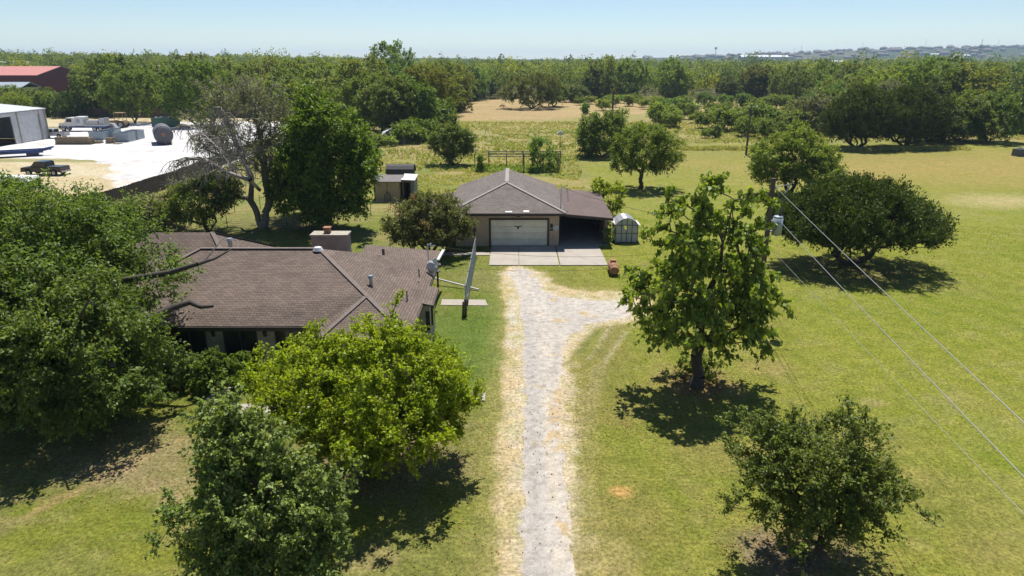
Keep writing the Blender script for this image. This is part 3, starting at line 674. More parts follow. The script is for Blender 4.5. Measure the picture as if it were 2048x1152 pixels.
# mast and dishes
x, y = G(857, 528, 2.8); x0m = x
mm = MB(); mm.tube((x, y, 2.3), (x, y, 4.1), .035, .035, 8).tube((x-.02, y, 4.05), (x+.5, y-.05, 4.0), .02, .02, 6).tube((x+.18, y-.02, 3.92), (x+.18, y-.02, 4.15), .05, .05, 6)
ma = mm.build('service_mast', M['galvdull']); tag(ma, 'grey service mast standing on the east eave of the brown house roof', 'mast')
MASTH = (x, y, 4.05)
def dish(px, py, z, label, rz, big):
    x, y = G(px, py, z); d = thing('satellite_dish', label, 'satellite dish', (x, y, z), rz)
    n = 16; vs = [(0, 0, 0)]; fs = []
    r = .36 if big else .26
    for k, rr_ in ((1, .5), (2, 1.0)):
        for i in range(n):
            t = 2*math.pi*i/n; vs.append((r*rr_*math.cos(t), .07*rr_*rr_, r*1.15*rr_*math.sin(t)))
    fs = [(0, 1+i, 1+(i+1) % n) for i in range(n)]+[(1+i, 1+n+i, 1+n+(i+1) % n, 1+(i+1) % n) for i in range(n)]
    m_ = MB(); m_.add([(vx, vy, vz+.55) for vx, vy, vz in vs], fs); do = m_.build('reflector', M['galvdull'], d, smooth=True)
    sm = do.modifiers.new('thick', 'SOLIDIFY'); sm.thickness = .02
    m_ = MB(); m_.tube((0, .3, 0), (0, .02, .55), .03, .03, 8).tube((0, 0, .3), (0, .5, .45), .015, .015, 6); m_.tube((0, .48, .42), (0, .48, .5), .05, .05, 8); m_.build('arm', M['galvdull'], d)
    m_ = MB(); m_.box(-.12, .12, .2, .4, -.06, .02); m_.build('foot', M['tank'], d)
dish(861, 552, 2.45, 'grey satellite dish bolted near the roof edge below the service mast', R(-35), True)
dish(868, 541, 2.35, 'smaller pale satellite dish beside the eave corner, behind the larger dish', R(-120), False)
# ------------------------------------------------------------------ garage
Gx, Gy = -.4, 61
Gt = thing('garage', 'detached tan garage with hipped brown shingle roof and one wide cream door', 'garage', (Gx, Gy, 0))
def gp(x, y, z): return (x-Gx, y-Gy, z)
def gb(mb, x0, x1, y0, y1, z0, z1): return mb.box(x0-Gx, x1-Gx, y0-Gy, y1-Gy, z0, z1)
f_ = (-.45, 60.2, 4.68); b_ = (-.45, 68.4, 4.68); fl = (-5.3, 55.3, 3.0); fr = (4.42, 55.3, 3.0); bl_ = (-5.3, 68.4, 3.0); br_ = (4.42, 68.4, 3.0)
mb = MB(); mb.slab([gp(*p) for p in (fl, fr, f_)], .14); mb.slab([gp(*p) for p in (fr, br_, b_, f_)], .14); mb.slab([gp(*p) for p in (fl, f_, b_, bl_)], .14)
gr = mb.build('roof', M['roof2'], Gt)
mb = MB()
for p, q in ((f_, b_), (f_, fr), (f_, fl)): capline(mb, gp(*p), gp(*q), .24)
capline(mb, gp(-.45, 60.4, 4.7), gp(-.45, 68.3, 4.7), .34, .035)
mb.build('ridge_cap', mat('pale_cap', (.38, .34, .31), .9, c2=(.26, .23, .21), scale=4), gr)
mb = MB(); mb.bar(gp(-5.3, 55.26, 2.86), gp(4.42, 55.26, 2.86), .06, .2); mb.bar(gp(4.45, 55.3, 2.86), gp(4.45, 68.4, 2.86), .06, .2); mb.bar(gp(-5.33, 55.3, 2.86), gp(-5.33, 68.4, 2.86), .06, .2); mb.build('fascia', M['fascia'], Gt)
mb = MB(); mb.bar(gp(-5.3, 55.2, 2.98), gp(4.45, 55.2, 2.98), .07, .06); mb.build('drip_edge', M['cap'], Gt)
for q_ in ((-.55, .0, 55.33, 55.5, 3.14, 3.16), (.95, 1.4, 55.36, 55.6, 3.14, 3.155)):
    mb = MB(); gb(mb, *q_); mb.v = [(x, y, z+(y+Gy-55.3)*.343-.1) for x, y, z in mb.v]; mb.build('roof_patch', M['white'], gr)
mb = MB()
mb = MB(); dx0, dx1, dz = -1.78, 2.98, 2.3
gb(mb, -4.75, dx0, 55.95, 56.1, 0, 2.85); gb(mb, dx1, 3.95, 55.95, 56.1, 0, 2.85); gb(mb, dx0, dx1, 55.95, 56.1, dz, 2.85)
gb(mb, 3.8, 3.95, 56.1, 68.3, 0, 2.85); gb(mb, -4.75, -4.6, 56.1, 68.3, 0, 2.85); mb.prism([(-4.6-Gx, 0), (3.8-Gx, 0), (3.8-Gx, 2.85), (-.45-Gx, 4.45), (-4.6-Gx, 2.85)], 68.15-Gy, 68.3-Gy)
gb(mb, -7.2, -4.75, 57.5, 57.65, 0, 2.3); gb(mb, -7.2, -7.05, 57.65, 66, 0, 2.3)
mb.build('wall', M['siding'], Gt)
mb = MB(); mb.slab([gp(-7.6, 57.1, 2.25), gp(-4.9, 57.1, 2.75), gp(-4.9, 67, 2.75), gp(-7.6, 67, 2.25)], .12); mb.build('lean_to_roof', M['roof3'], Gt)
mb = MB()
for k in range(4):
    z0 = .08+k*.545; mb.box(dx0-Gx+.01, dx1-Gx-.01, 56.02-Gy, 56.07-Gy, z0, z0+.53)
gd = mb.build('overhead_door', M['garagedoor'], Gt)
mb = MB()
gb(mb, dx0-.15, dx0, 55.9, 56.02, 0, dz+.15); gb(mb, dx1, dx1+.15, 55.9, 56.02, 0, dz+.15); gb(mb, dx0, dx1, 55.9, 56.02, dz, dz+.15); mb.build('door_frame', M['brown'], Gt)
# longhorn emblem on the door
mb = MB(); ex, ez = .52, 1.72
def L2(pts):
    n = len(pts); vs = [(ex-Gx+x, 56.0-Gy, ez+z) for x, z in pts]+[(ex-Gx+x, 56.02-Gy, ez+z) for x, z in pts]
    mb.add(vs, [tuple(range(n)), tuple(range(n, 2*n))[::-1]]+[(i, (i+1) % n, (i+1) % n+n, i+n) for i in range(n)])
L2([(-.12, .02), (.12, .02), (.07, -.12), (.05, -.26), (-.05, -.26), (-.07, -.12)])
for s in (-1, 1):
    L2([(s*.12, .02), (s*.24, .0), (s*.30, .10), (s*.27, -.04), (s*.12, -.06)]) if False else L2([(s*.10, .02), (s*.22, .02), (s*.33, .13), (s*.27, -.03), (s*.10, -.05)])
mb.build('steer_head_emblem', M['brown'], gd)
mb = MB(); gb(mb, -.2+.55, .15+.55, 55.75, 55.95, 2.58, 2.72); mb.build('flood_light', M['screen'], Gt)
# small plaque and state shaped sign at the right of the door
mb = MB(); gb(mb, 3.22, 3.42, 55.88, 55.94, 1.62, 1.95); gb(mb, 3.2, 3.44, 55.87, 55.94, 1.38, 1.5); mb.build('wall_lamp', M['screen'], Gt)
mb = MB(); pts = [(3.45, 1.72), (3.62, 1.72), (3.62, 1.8), (3.9, 1.8), (3.9, 1.55), (3.75, 1.38), (3.68, 1.25), (3.62, 1.42), (3.45, 1.5)]
mb.prism([(x-Gx, z) for x, z in pts][::-1], 55.9-Gy, 55.93-Gy); mb.build('wall_sign', M['galvdull'], Gt)
mb = MB(); mb.tube(gp(-3.15, 55.85, .1), gp(-3.15, 55.85, 2.0), .04, .04, 8).tube(gp(-3.15, 55.85, 2.0), gp(-3.3, 55.8, 2.25), .04, .03, 8); gb(mb, -3.28, -3.02, 55.8, 55.92, 1.3, 1.7); mb.build('electric_conduit', M['brown'], Gt)
mb = MB(); mb.path([gp(4.15, 57.3, 2.8), gp(4.15, 57.3, 4.7), gp(4.3, 57.35, 4.85), gp(4.6, 57.5, 4.7), gp(4.75, 57.6, 4.2), gp(4.8, 57.7, 3.5)], .035, 8); mb.build('service_conduit', M['galvdull'], Gt)
MASTG = (4.3, 57.3, 4.75)
# carport
Ct = thing('carport', 'open carport with low brown shingle roof attached to the garage', 'carport', (6.4, 61, 0))
def cp(x, y, z): return (x-6.4, y-61, z)
mb = MB(); mb.slab([cp(4.2, 56.0, 2.80), cp(8.45, 56.0, 2.42), cp(8.75, 67.9, 2.42), cp(4.2, 67.9, 2.80)], .12); mb.build('roof', M['roof3'], Ct)
mb = MB(); mb.bar(cp(4.5, 55.97, 2.64), cp(8.47, 55.97, 2.29), .05, .2); mb.bar(cp(8.48, 56, 2.29), cp(8.78, 67.9, 2.29), .05, .18); mb.build('fascia', M['fascia'], Ct)
for y_ in (56.4, 59, 61.6, 64.2):
    mb = MB(); mb.box(7.75-6.4, 7.88-6.4, y_-61, y_+.13-61, 0, 2.3); mb.build('post', M['brown'], Ct)
mb = MB(); mb.box(8.2-6.4, 8.3-6.4, 57.8-61, 67.5-61, 0, 2.28); mb.box(4.5-6.4, 8.2-6.4, 67.4-61, 67.5-61, 0, 2.3); mb.box(7.95-6.4, 8.3-6.4, 57.7-61, 57.8-61, 0, 2.28); mb.build('wall', M['siding'], Ct)
tag(MB().slab([(4.1, 56.25, .05), (8.1, 56.25, .05), (8.1, 67.3, .05), (4.1, 67.3, .05)], .1).build('carport_floor', M['concrete']), kind='structure')
# greenhouse
gx, gy_ = 8.9, 57.1
Gh = thing('greenhouse', 'small framed greenhouse with cloudy panels and torn white plastic roof', 'greenhouse', (gx+.95, gy_+1, 0))
prof = [(-.95, 1.55), (-.7, 1.85), (-.3, 2.08), (0, 2.14), (.3, 2.08), (.7, 1.85), (.95, 1.55)]
mb = MB(); fr_ = .025
for x_ in (-.95, -.45, 0, .45, .95):
    zt = np.interp(x_, [p[0] for p in prof], [p[1] for p in prof]); mb.bar((x_, -1, 0), (x_, -1, zt), .05, .05)
    mb.bar((x_, 1, 0), (x_, 1, zt), .05, .05)
for y_ in (-1, 0, 1):
    for p, q in zip(prof[:-1], prof[1:]): mb.bar((p[0], y_, p[1]), (q[0], y_, q[1]), .05, .05)
for z_ in (.05, .85, 1.55): mb.bar((-.95, -1.0, z_), (.95, -1.0, z_), .05, .05); mb.bar((.95, -1, z_), (.95, 1, z_), .05, .05); mb.bar((-.95, -1, z_), (-.95, 1, z_), .05, .05)
mb.bar((0, -1, 2.14), (0, 1, 2.14), .05, .05)
mb.build('frame', M['tank'], Gh)
for i, (x0, x1) in enumerate(((-.93, -.47), (-.43, -.02), (.02, .43), (.47, .93))):
    for z0, z1 in ((.08, .82), (.88, 1.52)):
        p = MB()
        if i == 1 and z0 > .5: p.add([(x0, -.98, z0), (x1, -.98, z0), (x1, -.98, z0+.25), (x0+.25, -.98, z1-.3), (x0+.18, -.98, z1), (x0, -.98, z1), (x0, -.965, z0), (x1, -.965, z0), (x1, -.965, z0+.25), (x0+.25, -.965, z1-.3), (x0+.18, -.965, z1), (x0, -.965, z1)], [tuple(range(6)), tuple(range(6, 12))])
        else: p.box(x0, x1, -.98, -.965, z0, z1)
        p.build('panel', M['polycarb'], Gh)
for sx in (-1, 1): MB().box(sx*.95-.01, sx*.95+.01, -.97, .97, .08, 1.5).build('panel', M['polycarb'], Gh)
MB().prism([(-.9, 1.56), (.9, 1.56), (.68, 1.80), (.3, 2.02), (0, 2.08), (-.3, 2.02), (-.68, 1.80)], -.975, -.965).build('gable_panel', M['polycarb'], Gh)
dk = mat('dirty_film', (.10, .11, .13), .6, c2=(.42, .43, .46), scale=6)
for i, (p, q) in enumerate(zip(prof[:-1], prof[1:])):
    MB().slab([(p[0], -1.03, p[1]+.05), (q[0], -1.03, q[1]+.05), (q[0], 1.05, q[1]+.05), (p[0], 1.05, p[1]+.05)], .015).build('roof_panel', M['white'] if i in (2,) else dk, Gh)
for q_ in ([(-1.0, -1.0, 1.6), (-.85, 1.0, 1.72), (-1.35, 1.3, 2.0), (-1.6, 1.4, 1.8)], [(-.95, -1.05, 1.45), (-.8, -1.0, 1.6), (-1.2, -1.15, 1.35), (-1.3, -1.2, 1.2)], [(.9, -1.0, 1.65), (1.0, .8, 1.62), (1.25, 1.0, 1.5), (1.2, -.9, 1.5)]):
    MB().slab(q_, .02).build('loose_plastic', M['white'], Gh)
# rusty tank / barrel smoker
x, y = G(1226, 546)
Tk = thing('barrel_smoker', 'rusty barrel smoker lying on the grass by the apron corner', 'smoker', (x, y, 0), R(-3))
mb = MB(); n = 16
mb.tube((0, -.85, .45), (0, .95, .45), .36, .36, n).tube((0, -.95, .45), (0, -.85, .45), .25, .36, n).tube((0, .95, .45), (0, 1.05, .45), .36, .25, n); mb.build('barrel', M['rust'], Tk, smooth=True)
mb = MB(); mb.box(-.2, .2, .1, .5, .8, .95); mb.build('fire_box', M['rust'], Tk, bevel=.02)
for y_ in (-.6, .7):
    for s_ in (-1, 1): MB().tube((s_*.2, y_, 0), (s_*.15, y_, .2), .03, .03, 6).build('foot', M['tank'], Tk)
# chain link fence panel
Cf = thing('chain_link_fence', 'straight chain link fence seen end-on beside the brown house', 'fence', (-2.85, 45.5, 0))
for y_ in (-6, -3, 0, 3, 6): MB().tube((0, y_, 0), (0, y_, 1.95), .03, .03, 8).tube((0, y_, 1.95), (0, y_, 2.02), .04, .01, 8).build('post', M['galvdull'], Cf)
MB().tube((0, -6, 1.86), (0, 6, 1.86), .022, .022, 6).build('top_rail', M['galv'], Cf)
P = []; Q = []
for k in range(-18, 128):
    for s in (1, -1):
        y0 = -6+k*.11; z0 = .05; y1 = y0+1.8*s*1.0; a0, a1 = (y0, y1); zz0, zz1 = .05, 1.85
        # clip
        def cl(a): return (a-y0)/(y1-y0)*(zz1-zz0)+zz0
        lo, hi = -6, 6
        ya, za, yb, zb = y0, zz0, y1, zz1
        if ya < lo and yb < lo or ya > hi and yb > hi: continue
        if ya < lo: za = cl(lo); ya = lo
        if ya > hi: za = cl(hi); ya = hi
        if yb < lo: zb = cl(lo); yb = lo
        if yb > hi: zb = cl(hi); yb = hi
        P.append((0, ya, za)); Q.append((0, yb, zb))
tubes_mesh('wire_mesh', P, Q, [.0035]*len(P), [.0035]*len(P), M['galvdull'], Cf, 3)
MB().tube((.0, -6.25, 0), (0, -6.25, 1.15), .08, .07, 8).tube((-.16, -6.3, 0), (-.12, -6.3, 1.0), .07, .05, 8).tube((.12, -6.3, .75), (.17, -6.3, 1.15), .05, .05, 8).build('gate_post', M['rust'] if False else M['brown'], Cf)
MB().bar((-.1, -6.1, 1.0), (.1, -4.5, .9), .03, .03).build('brace', M['galv'], Cf)
a = G(868, 568); b2 = G(958, 582)
tag(MB().tube((a[0], a[1], .45), (b2[0], b2[1], .1), .06, .06, 10).build('white_pipe', M['white']), 'long white pipe lying across the grass under the chain link fence', 'pipe')
# wire garden fences
def wirefence(pts, label, h=1.3, step=2.4, pm='green'):
    f = thing('wire_fence', label, 'fence', (pts[0][0], pts[0][1], 0)); ox, oy = pts[0]
    for (ax, ay), (bx, by) in zip(pts[:-1], pts[1:]):
        n = max(1, int(round(math.dist((ax, ay), (bx, by))/step)))
        for i in range(n+1):
            x = ax+(bx-ax)*i/n-ox; y = ay+(by-ay)*i/n-oy; MB().tube((x, y, 0), (x, y, h+.1), .03, .03, 6).build('post', M[pm], f)
        P = []; Q = []
        for k in range(6): P.append((ax-ox, ay-oy, .15+k*(h-.15)/5)); Q.append((bx-ox, by-oy, .15+k*(h-.15)/5))
        tubes_mesh('wire', P, Q, [.008]*6, [.008]*6, M['galvdull'], f, 3)
wirefence([G(735, 433), G(742, 430), G(800, 432)], 'low green wire fence in front of the cream shed', 1.4, 3, 'green')
wirefence([G(405, 432), G(470, 425), G(570, 412)], 'wire garden fence with thin posts behind the half-dead tree', 1.4, 3.5, 'tank')
wirefence([G(430, 470), G(455, 455), G(575, 452)], 'wire garden fence near the foot of the half-dead tree', 1.2, 3.0, 'tank')
# ------------------------------------------------------------------ power poles and wires
px_, py_ = G(1512, 650)
POLE = (px_, py_)
Pp = thing('utility_pole', 'wooden utility pole carrying a pale grey transformer can behind the big-leaved tree', 'utility pole', (px_, py_, 0))
MB().tube((0, 0, 0), (0, 0, 8.75), .17, .125, 12).build('pole', M['poleWood'], Pp)
tr = MB(); tr.tube((.5, -.05, 5.55), (.5, -.05, 6.55), .27, .28, 20).tube((.5, -.05, 6.55), (.5, -.05, 6.63), .29, .22, 20)
tro = tr.build('transformer', M['transf'], Pp, smooth=True)
for z_ in (5.7, 6.3): MB().box(.12, .3, -.1, 0, z_, z_+.08).build('bracket', M['galvdull'], tro)
tr = MB(); tr.tube((.62, .05, 6.63), (.62, .05, 7.0), .05, .05, 10)
for k in range(4): tr.tube((.62, .05, 6.68+k*.08), (.62, .05, 6.71+k*.08), .09, .05, 10)
tr.tube((.62, .05, 7.0), (.62, .05, 7.2), .07, .02, 10); tr.build('bushing', M['tank'], tro)
tr = MB(); tr.path([(.13, 0, 8.3), (.45, 0, 8.32), (.85, -.02, 8.4), (1.05, -.02, 8.5)], .022, 6); tr.tube((.8, -.02, 8.0), (.98, -.02, 8.45), .045, .045, 8).tube((.7, -.02, 7.9), (.82, -.02, 8.05), .03, .03, 6); tr.build('cutout_arm', M['galv'], Pp)
for q_ in (((.12, -.02, 8.25), (.24, -.1, 8.2)), ((-.05, -.12, 5.9), (-.05, -.28, 5.9)), ((-.05, -.12, 5.3), (-.05, -.24, 5.3)), ((.05, -.12, 4.9), (.05, -.25, 4.9))): MB().tube(q_[0], q_[1], .06, .045, 8).build('insulator', M['insul'], Pp)
tr = MB(); tr.path([(.1, -.15, 8.2), (.3, -.2, 7.6), (.6, -.05, 7.2)], .012, 5).path([(.5, -.3, 6.4), (.3, -.35, 5.9), (0, -.2, 5.9)], .015, 5).path([(.4, -.3, 6.3), (.15, -.3, 5.6), (0, -.2, 5.3)], .015, 5); tr.build('jumper_wire', M['darkwire'], Pp)
def wire(a, b, sag, r, m, label, name='power_line', n=28):
    pts = [(a[0]+(b[0]-a[0])*t, a[1]+(b[1]-a[1])*t, a[2]+(b[2]-a[2])*t-4*sag*t*(1-t)) for t in [i/n for i in range(n+1)]]
    P = pts[:-1]; Q = pts[1:]
    tag(tubes_mesh(name, P, Q, [r]*n, [r]*n, M[m], None, 5), label, 'wire')
def through(px, py, z): x, y = G(px, py, z); return (x, y, z)
def beyond(a, b, k): return tuple(a[i]+(b[i]-a[i])*k for i in range(3))
pt = (px_+.2, py_-.1, 8.2)
e1 = through(2048, 820, 7.9); wire(pt, beyond(pt, e1, 2.2), .25, .0115, 'wire', 'topmost bare wire running from the utility pole over the right lawn')
pt = (px_+.45, py_-.3, 6.45)
e1 = through(2048, 930, 6.3); wire(pt, beyond(pt, e1, 2.2), .25, .0125, 'wire', 'middle bare wire running from the transformer over the right lawn')
pt = (px_+.05, py_-.25, 4.95)
e1 = through(2048, 1010, 4.9); wire(pt, beyond(pt, e1, 2.2), .2, .007, 'wire', 'lowest thin wire running from the utility pole over the right lawn')
wire((px_-.05, py_-.25, 5.9), MASTG, .5, .012, 'darkwire', 'dark service wire from the utility pole to the garage roof', 'service_wire')
wire((px_-.05, py_-.22, 5.3), MASTH, .9, .009, 'darkwire', 'heavily sagging service wire running past the garage front to the house mast', 'service_wire')
wire((px_-.05, py_-.2, 4.9), (MASTH[0]+.1, MASTH[1]-.3, 2.9), .9, .008, 'darkwire', 'thin dark wire sagging low over the drive to the house eave', 'service_wire')
x, y = G(1492, 310)
p2 = thing('utility_pole', 'bare wooden pole standing alone on the mown edge of the right lawn', 'utility pole', (x, y, 0))
MB().tube((0, 0, 0), (0, 0, 8.1), .19, .12, 10).build('pole', M['poleWood'], p2)
MB().path([(.1, 0, 7.7), (.5, 0, 7.85), (.9, 0, 7.8)], .03, 6).tube((.75, 0, 7.65), (1.05, 0, 7.8), .1, .12, 8).build('lamp_arm', M['galv'], p2)
x, y = G(1223, 268)
p2 = thing('utility_pole', 'weathered pole rising behind the dark round shrub in the pasture', 'utility pole', (x, y, 0))
MB().tube((0, 0, 0), (0, 0, 9.0), .2, .16, 10).build('pole', M['poleWood'], p2)
MB().bar((-.5, 0, 8.8), (.5, 0, 8.8), .1, .1).build('cross_arm', M['greywood'], p2)
# ------------------------------------------------------------------ sheds and yard things
x, y = G(776, 403)
S = thing('garden_shed', 'cream garden shed with grey shingle roof and a hoop leaning on its front', 'shed', (x, y+1.3, 0))
w_ = 1.45
MB().box(-w_, w_, -1.3, 1.3, 0, 2.25).build('wall', M['creamwall'], S)
MB().slab([(-w_-.3, -1.5, 2.25), (w_+.2, -1.5, 2.25), (w_+.2, .2, 2.75), (-w_-.3, .2, 2.75)], .08).slab([(-w_-.3, .2, 2.75), (w_+.2, .2, 2.75), (w_+.2, 1.5, 2.3), (-w_-.3, 1.5, 2.3)], .08).build('roof', M['shedroof'], S)
mb = MB(); mb.box(-w_-.02, -w_+.06, -1.33, -1.3, 0, 2.2).box(w_-.06, w_+.02, -1.33, -1.3, 0, 2.2).box(-.05, -.01, -1.33, -1.3, 0, 2.2).box(-w_, w_, -1.33, -1.3, 2.15, 2.25); mb.build('trim', M['brown'], S)
hoop = MB(); n = 20
for i in range(n):
    t0 = math.pi*i/n; t1 = math.pi*(i+1)/n
    hoop.tube((-.0+.3*math.cos(t0), -1.45+.03, .55+.45*math.sin(t0)), (.3*math.cos(t1), -1.42, .55+.45*math.sin(t1)), .05, .05, 6)
hoop.tube((.3, -1.45, 0), (.3, -1.42, .55), .05, .05, 6).tube((-.3, -1.45, 0), (-.3, -1.42, .55), .05, .05, 6)
ho = hoop.build('metal_hoop', M['tank']); ho.location = (x, y+1.3, 0); tag(ho, 'dark arched hoop leaning against the front of the cream shed', 'hoop')
S2 = thing('lean_to_shed', 'narrow blue-grey metal shed with open dark doorway beside the cream shed', 'shed', (x+w_+.2, y+1.4, 0))
MB().box(0, .12, -1.2, 1.2, 0, 2.4).box(.85, 1.0, -1.2, 1.2, 0, 2.4).box(0, 1.0, 1.1, 1.2, 0, 2.4).box(.12, .85, -1.2, -1.14, 2.1, 2.4).build('frame_wall', M['greywood'], S2)
MB().box(1.0, 1.35, -1.3, 1.3, 0, 2.3).build('side_wall', M['bluemetal'], S2)
MB().slab([(-.1, -1.45, 2.45), (1.45, -1.45, 2.38), (1.45, 1.4, 2.6), (-.1, 1.4, 2.67)], .05).build('roof', M['white'], S2)
MB().box(.13, .84, 1.0, 1.08, 0, 2.0).build('doorway_shade_sheet', M['screen'], S2)  # near-black sheet standing in for the shade inside the open doorway
x, y = G(803, 372)
S3 = thing('barn_shed', 'dark storage shed with curved charcoal roof behind the cream shed', 'shed', (x, y+1, 0))
pr = [(-1.3, 1.6), (-1.15, 2.1), (-.7, 2.45), (0, 2.6), (.7, 2.45), (1.15, 2.1), (1.3, 1.6)]
MB().prismx([(-1.25, 0)]+[(a*.96, b-.06) for a, b in pr]+[(1.25, 0)], -1.7, 1.45).build('wall', M['brown'], S3)
for p, q in zip(pr[:-1], pr[1:]): pass
rf = MB()
for p, q in zip(pr[:-1], pr[1:]): rf.slab([(-1.85, p[0], p[1]), (1.6, p[0], p[1]), (1.6, q[0], q[1]), (-1.85, q[0], q[1])], .05)
rf.build('roof', M['darkroof'], S3)
# derelict container with debris
x, y = G(792, 289)
D_ = thing('scrap_container', 'blue-grey open metal container at the edge of the trees behind the sheds', 'container', (x, y+1.3, 0), R(-8))
MB().box(-2.1, 2.1, -1.2, -1.1, 0, 1.9).box(-2.1, 2.1, 1.1, 1.2, 0, 1.9).box(-2.1, -2.0, -1.1, 1.1, 0, 1.9).box(2.0, 2.1, -1.1, 1.1, 0, 1.9).box(-2, 2, -1.1, 1.1, .2, .3).build('body', M['bluemetal'], D_)
MB().bar((-2.15, -1.25, 1.92), (2.7, -1.25, 2.0), .12, .12).bar((2.1, -1.2, 1.92), (2.3, 1.2, 1.95), .1, .1).build('top_rail', M['greywood'], D_)
MB().slab([(-3.2, -.6, 1.2), (-1.4, -.9, 2.5), (-.9, .8, 2.9), (-3.0, 1.0, 2.1)], .06).build('bent_roof_sheet', M['white'], D_)
MB().bar((-1.2, -.8, 1.9), (-.4, .6, 3.0), .08, .08).bar((-1.6, -.8, 2.9), (.2, -.3, 2.0), .07, .07).build('loose_beam', M['galvdull'], D_)
# garden arbor
x, y = G(1040, 338)
A_ = thing('garden_arbor', 'long weathered wooden arbor frame on posts behind the garage', 'arbor', (x, y, 0))
for px in (950, 978, 1013, 1046, 1048, 1086, 1116, 1120):
    xx, yy = G(px, 338 if px not in (1048, 1116) else 345); MB().box(xx-x-.07, xx-x+.07, yy-y-.07, yy-y+.07, 0, 2.6 if px != 950 else 2.2).build('post', M['greywood'], A_)
xa = G(976, 338)[0]-x; xb = G(1122, 338)[0]-x
for y_, z_ in ((-1.2, 2.2), (-1.2, 1.95), (1.2, 2.35), (1.2, 2.1)): MB().bar((xa, y_, z_), (xb, y_+.1, z_), .09, .09).build('rail', M['greywood'], A_)
for k in range(5): MB().bar((xa+(xb-xa)*k/4, -1.3, 2.28), (xa+(xb-xa)*k/4, 1.4, 2.4), .07, .07).build('cross_beam', M['greywood'], A_)
x, y = G(1119, 342)
B_ = thing('birdhouse', 'white birdhouse on a tall thin pole at the end of the arbor', 'birdhouse', (x, y, 0))
MB().tube((0, 0, 0), (0, 0, 5.0), .04, .03, 6).build('pole', M['greywood'], B_)
MB().prism([(-.35, 0), (.35, 0), (.35, .35), (0, .55), (-.35, .35)], -.25, .25).build('box', M['white'], B_).location = (0, 0, 5.0)
MB().slab([(-.42, -.3, .35), (0, -.3, .6), (0, .3, .6), (-.42, .3, .35)], .03).slab([(0, -.3, .6), (.42, -.3, .35), (.42, .3, .35), (0, .3, .6)], .03).build('roof', M['galvdull'], B_).location = (0, 0, 5.0)
x, y = G(973, 276)
tp = MB()
for k in range(3):
    t = k*2.1; tp.tube((.9*math.cos(t), .9*math.sin(t), 0), (0, 0, 2.2), .04, .03, 6)
tp.tube((0, 0, 2.0), (0, 0, 3.0), .03, .03, 6)
o = tp.build('feeder_tripod', M['greywood']); o.location = (x, y, 0); tag(o, 'thin three-legged stand in the rough pasture above the garage roof', 'tripod')
x, y = G(2040, 313)
bk = thing('stock_tank', 'grey concrete trough box standing alone on the far mown lawn', 'trough', (x+.9, y+.6, 0))
MB().prism([(-1.5, 0), (1.5, 0), (1.4, 1.15), (-1.4, 1.15)], -.7, .7).build('body', M['tank'], bk)
for s in (-.7, .65): MB().tube((s, 0, 1.15), (s, 0, 1.32), .5, .5, 14).build('opening_ring', M['galvdull'], bk); MB().tube((s, 0, 1.32), (s, 0, 1.335), .38, .38, 14).build('lid', M['tyre'], bk)
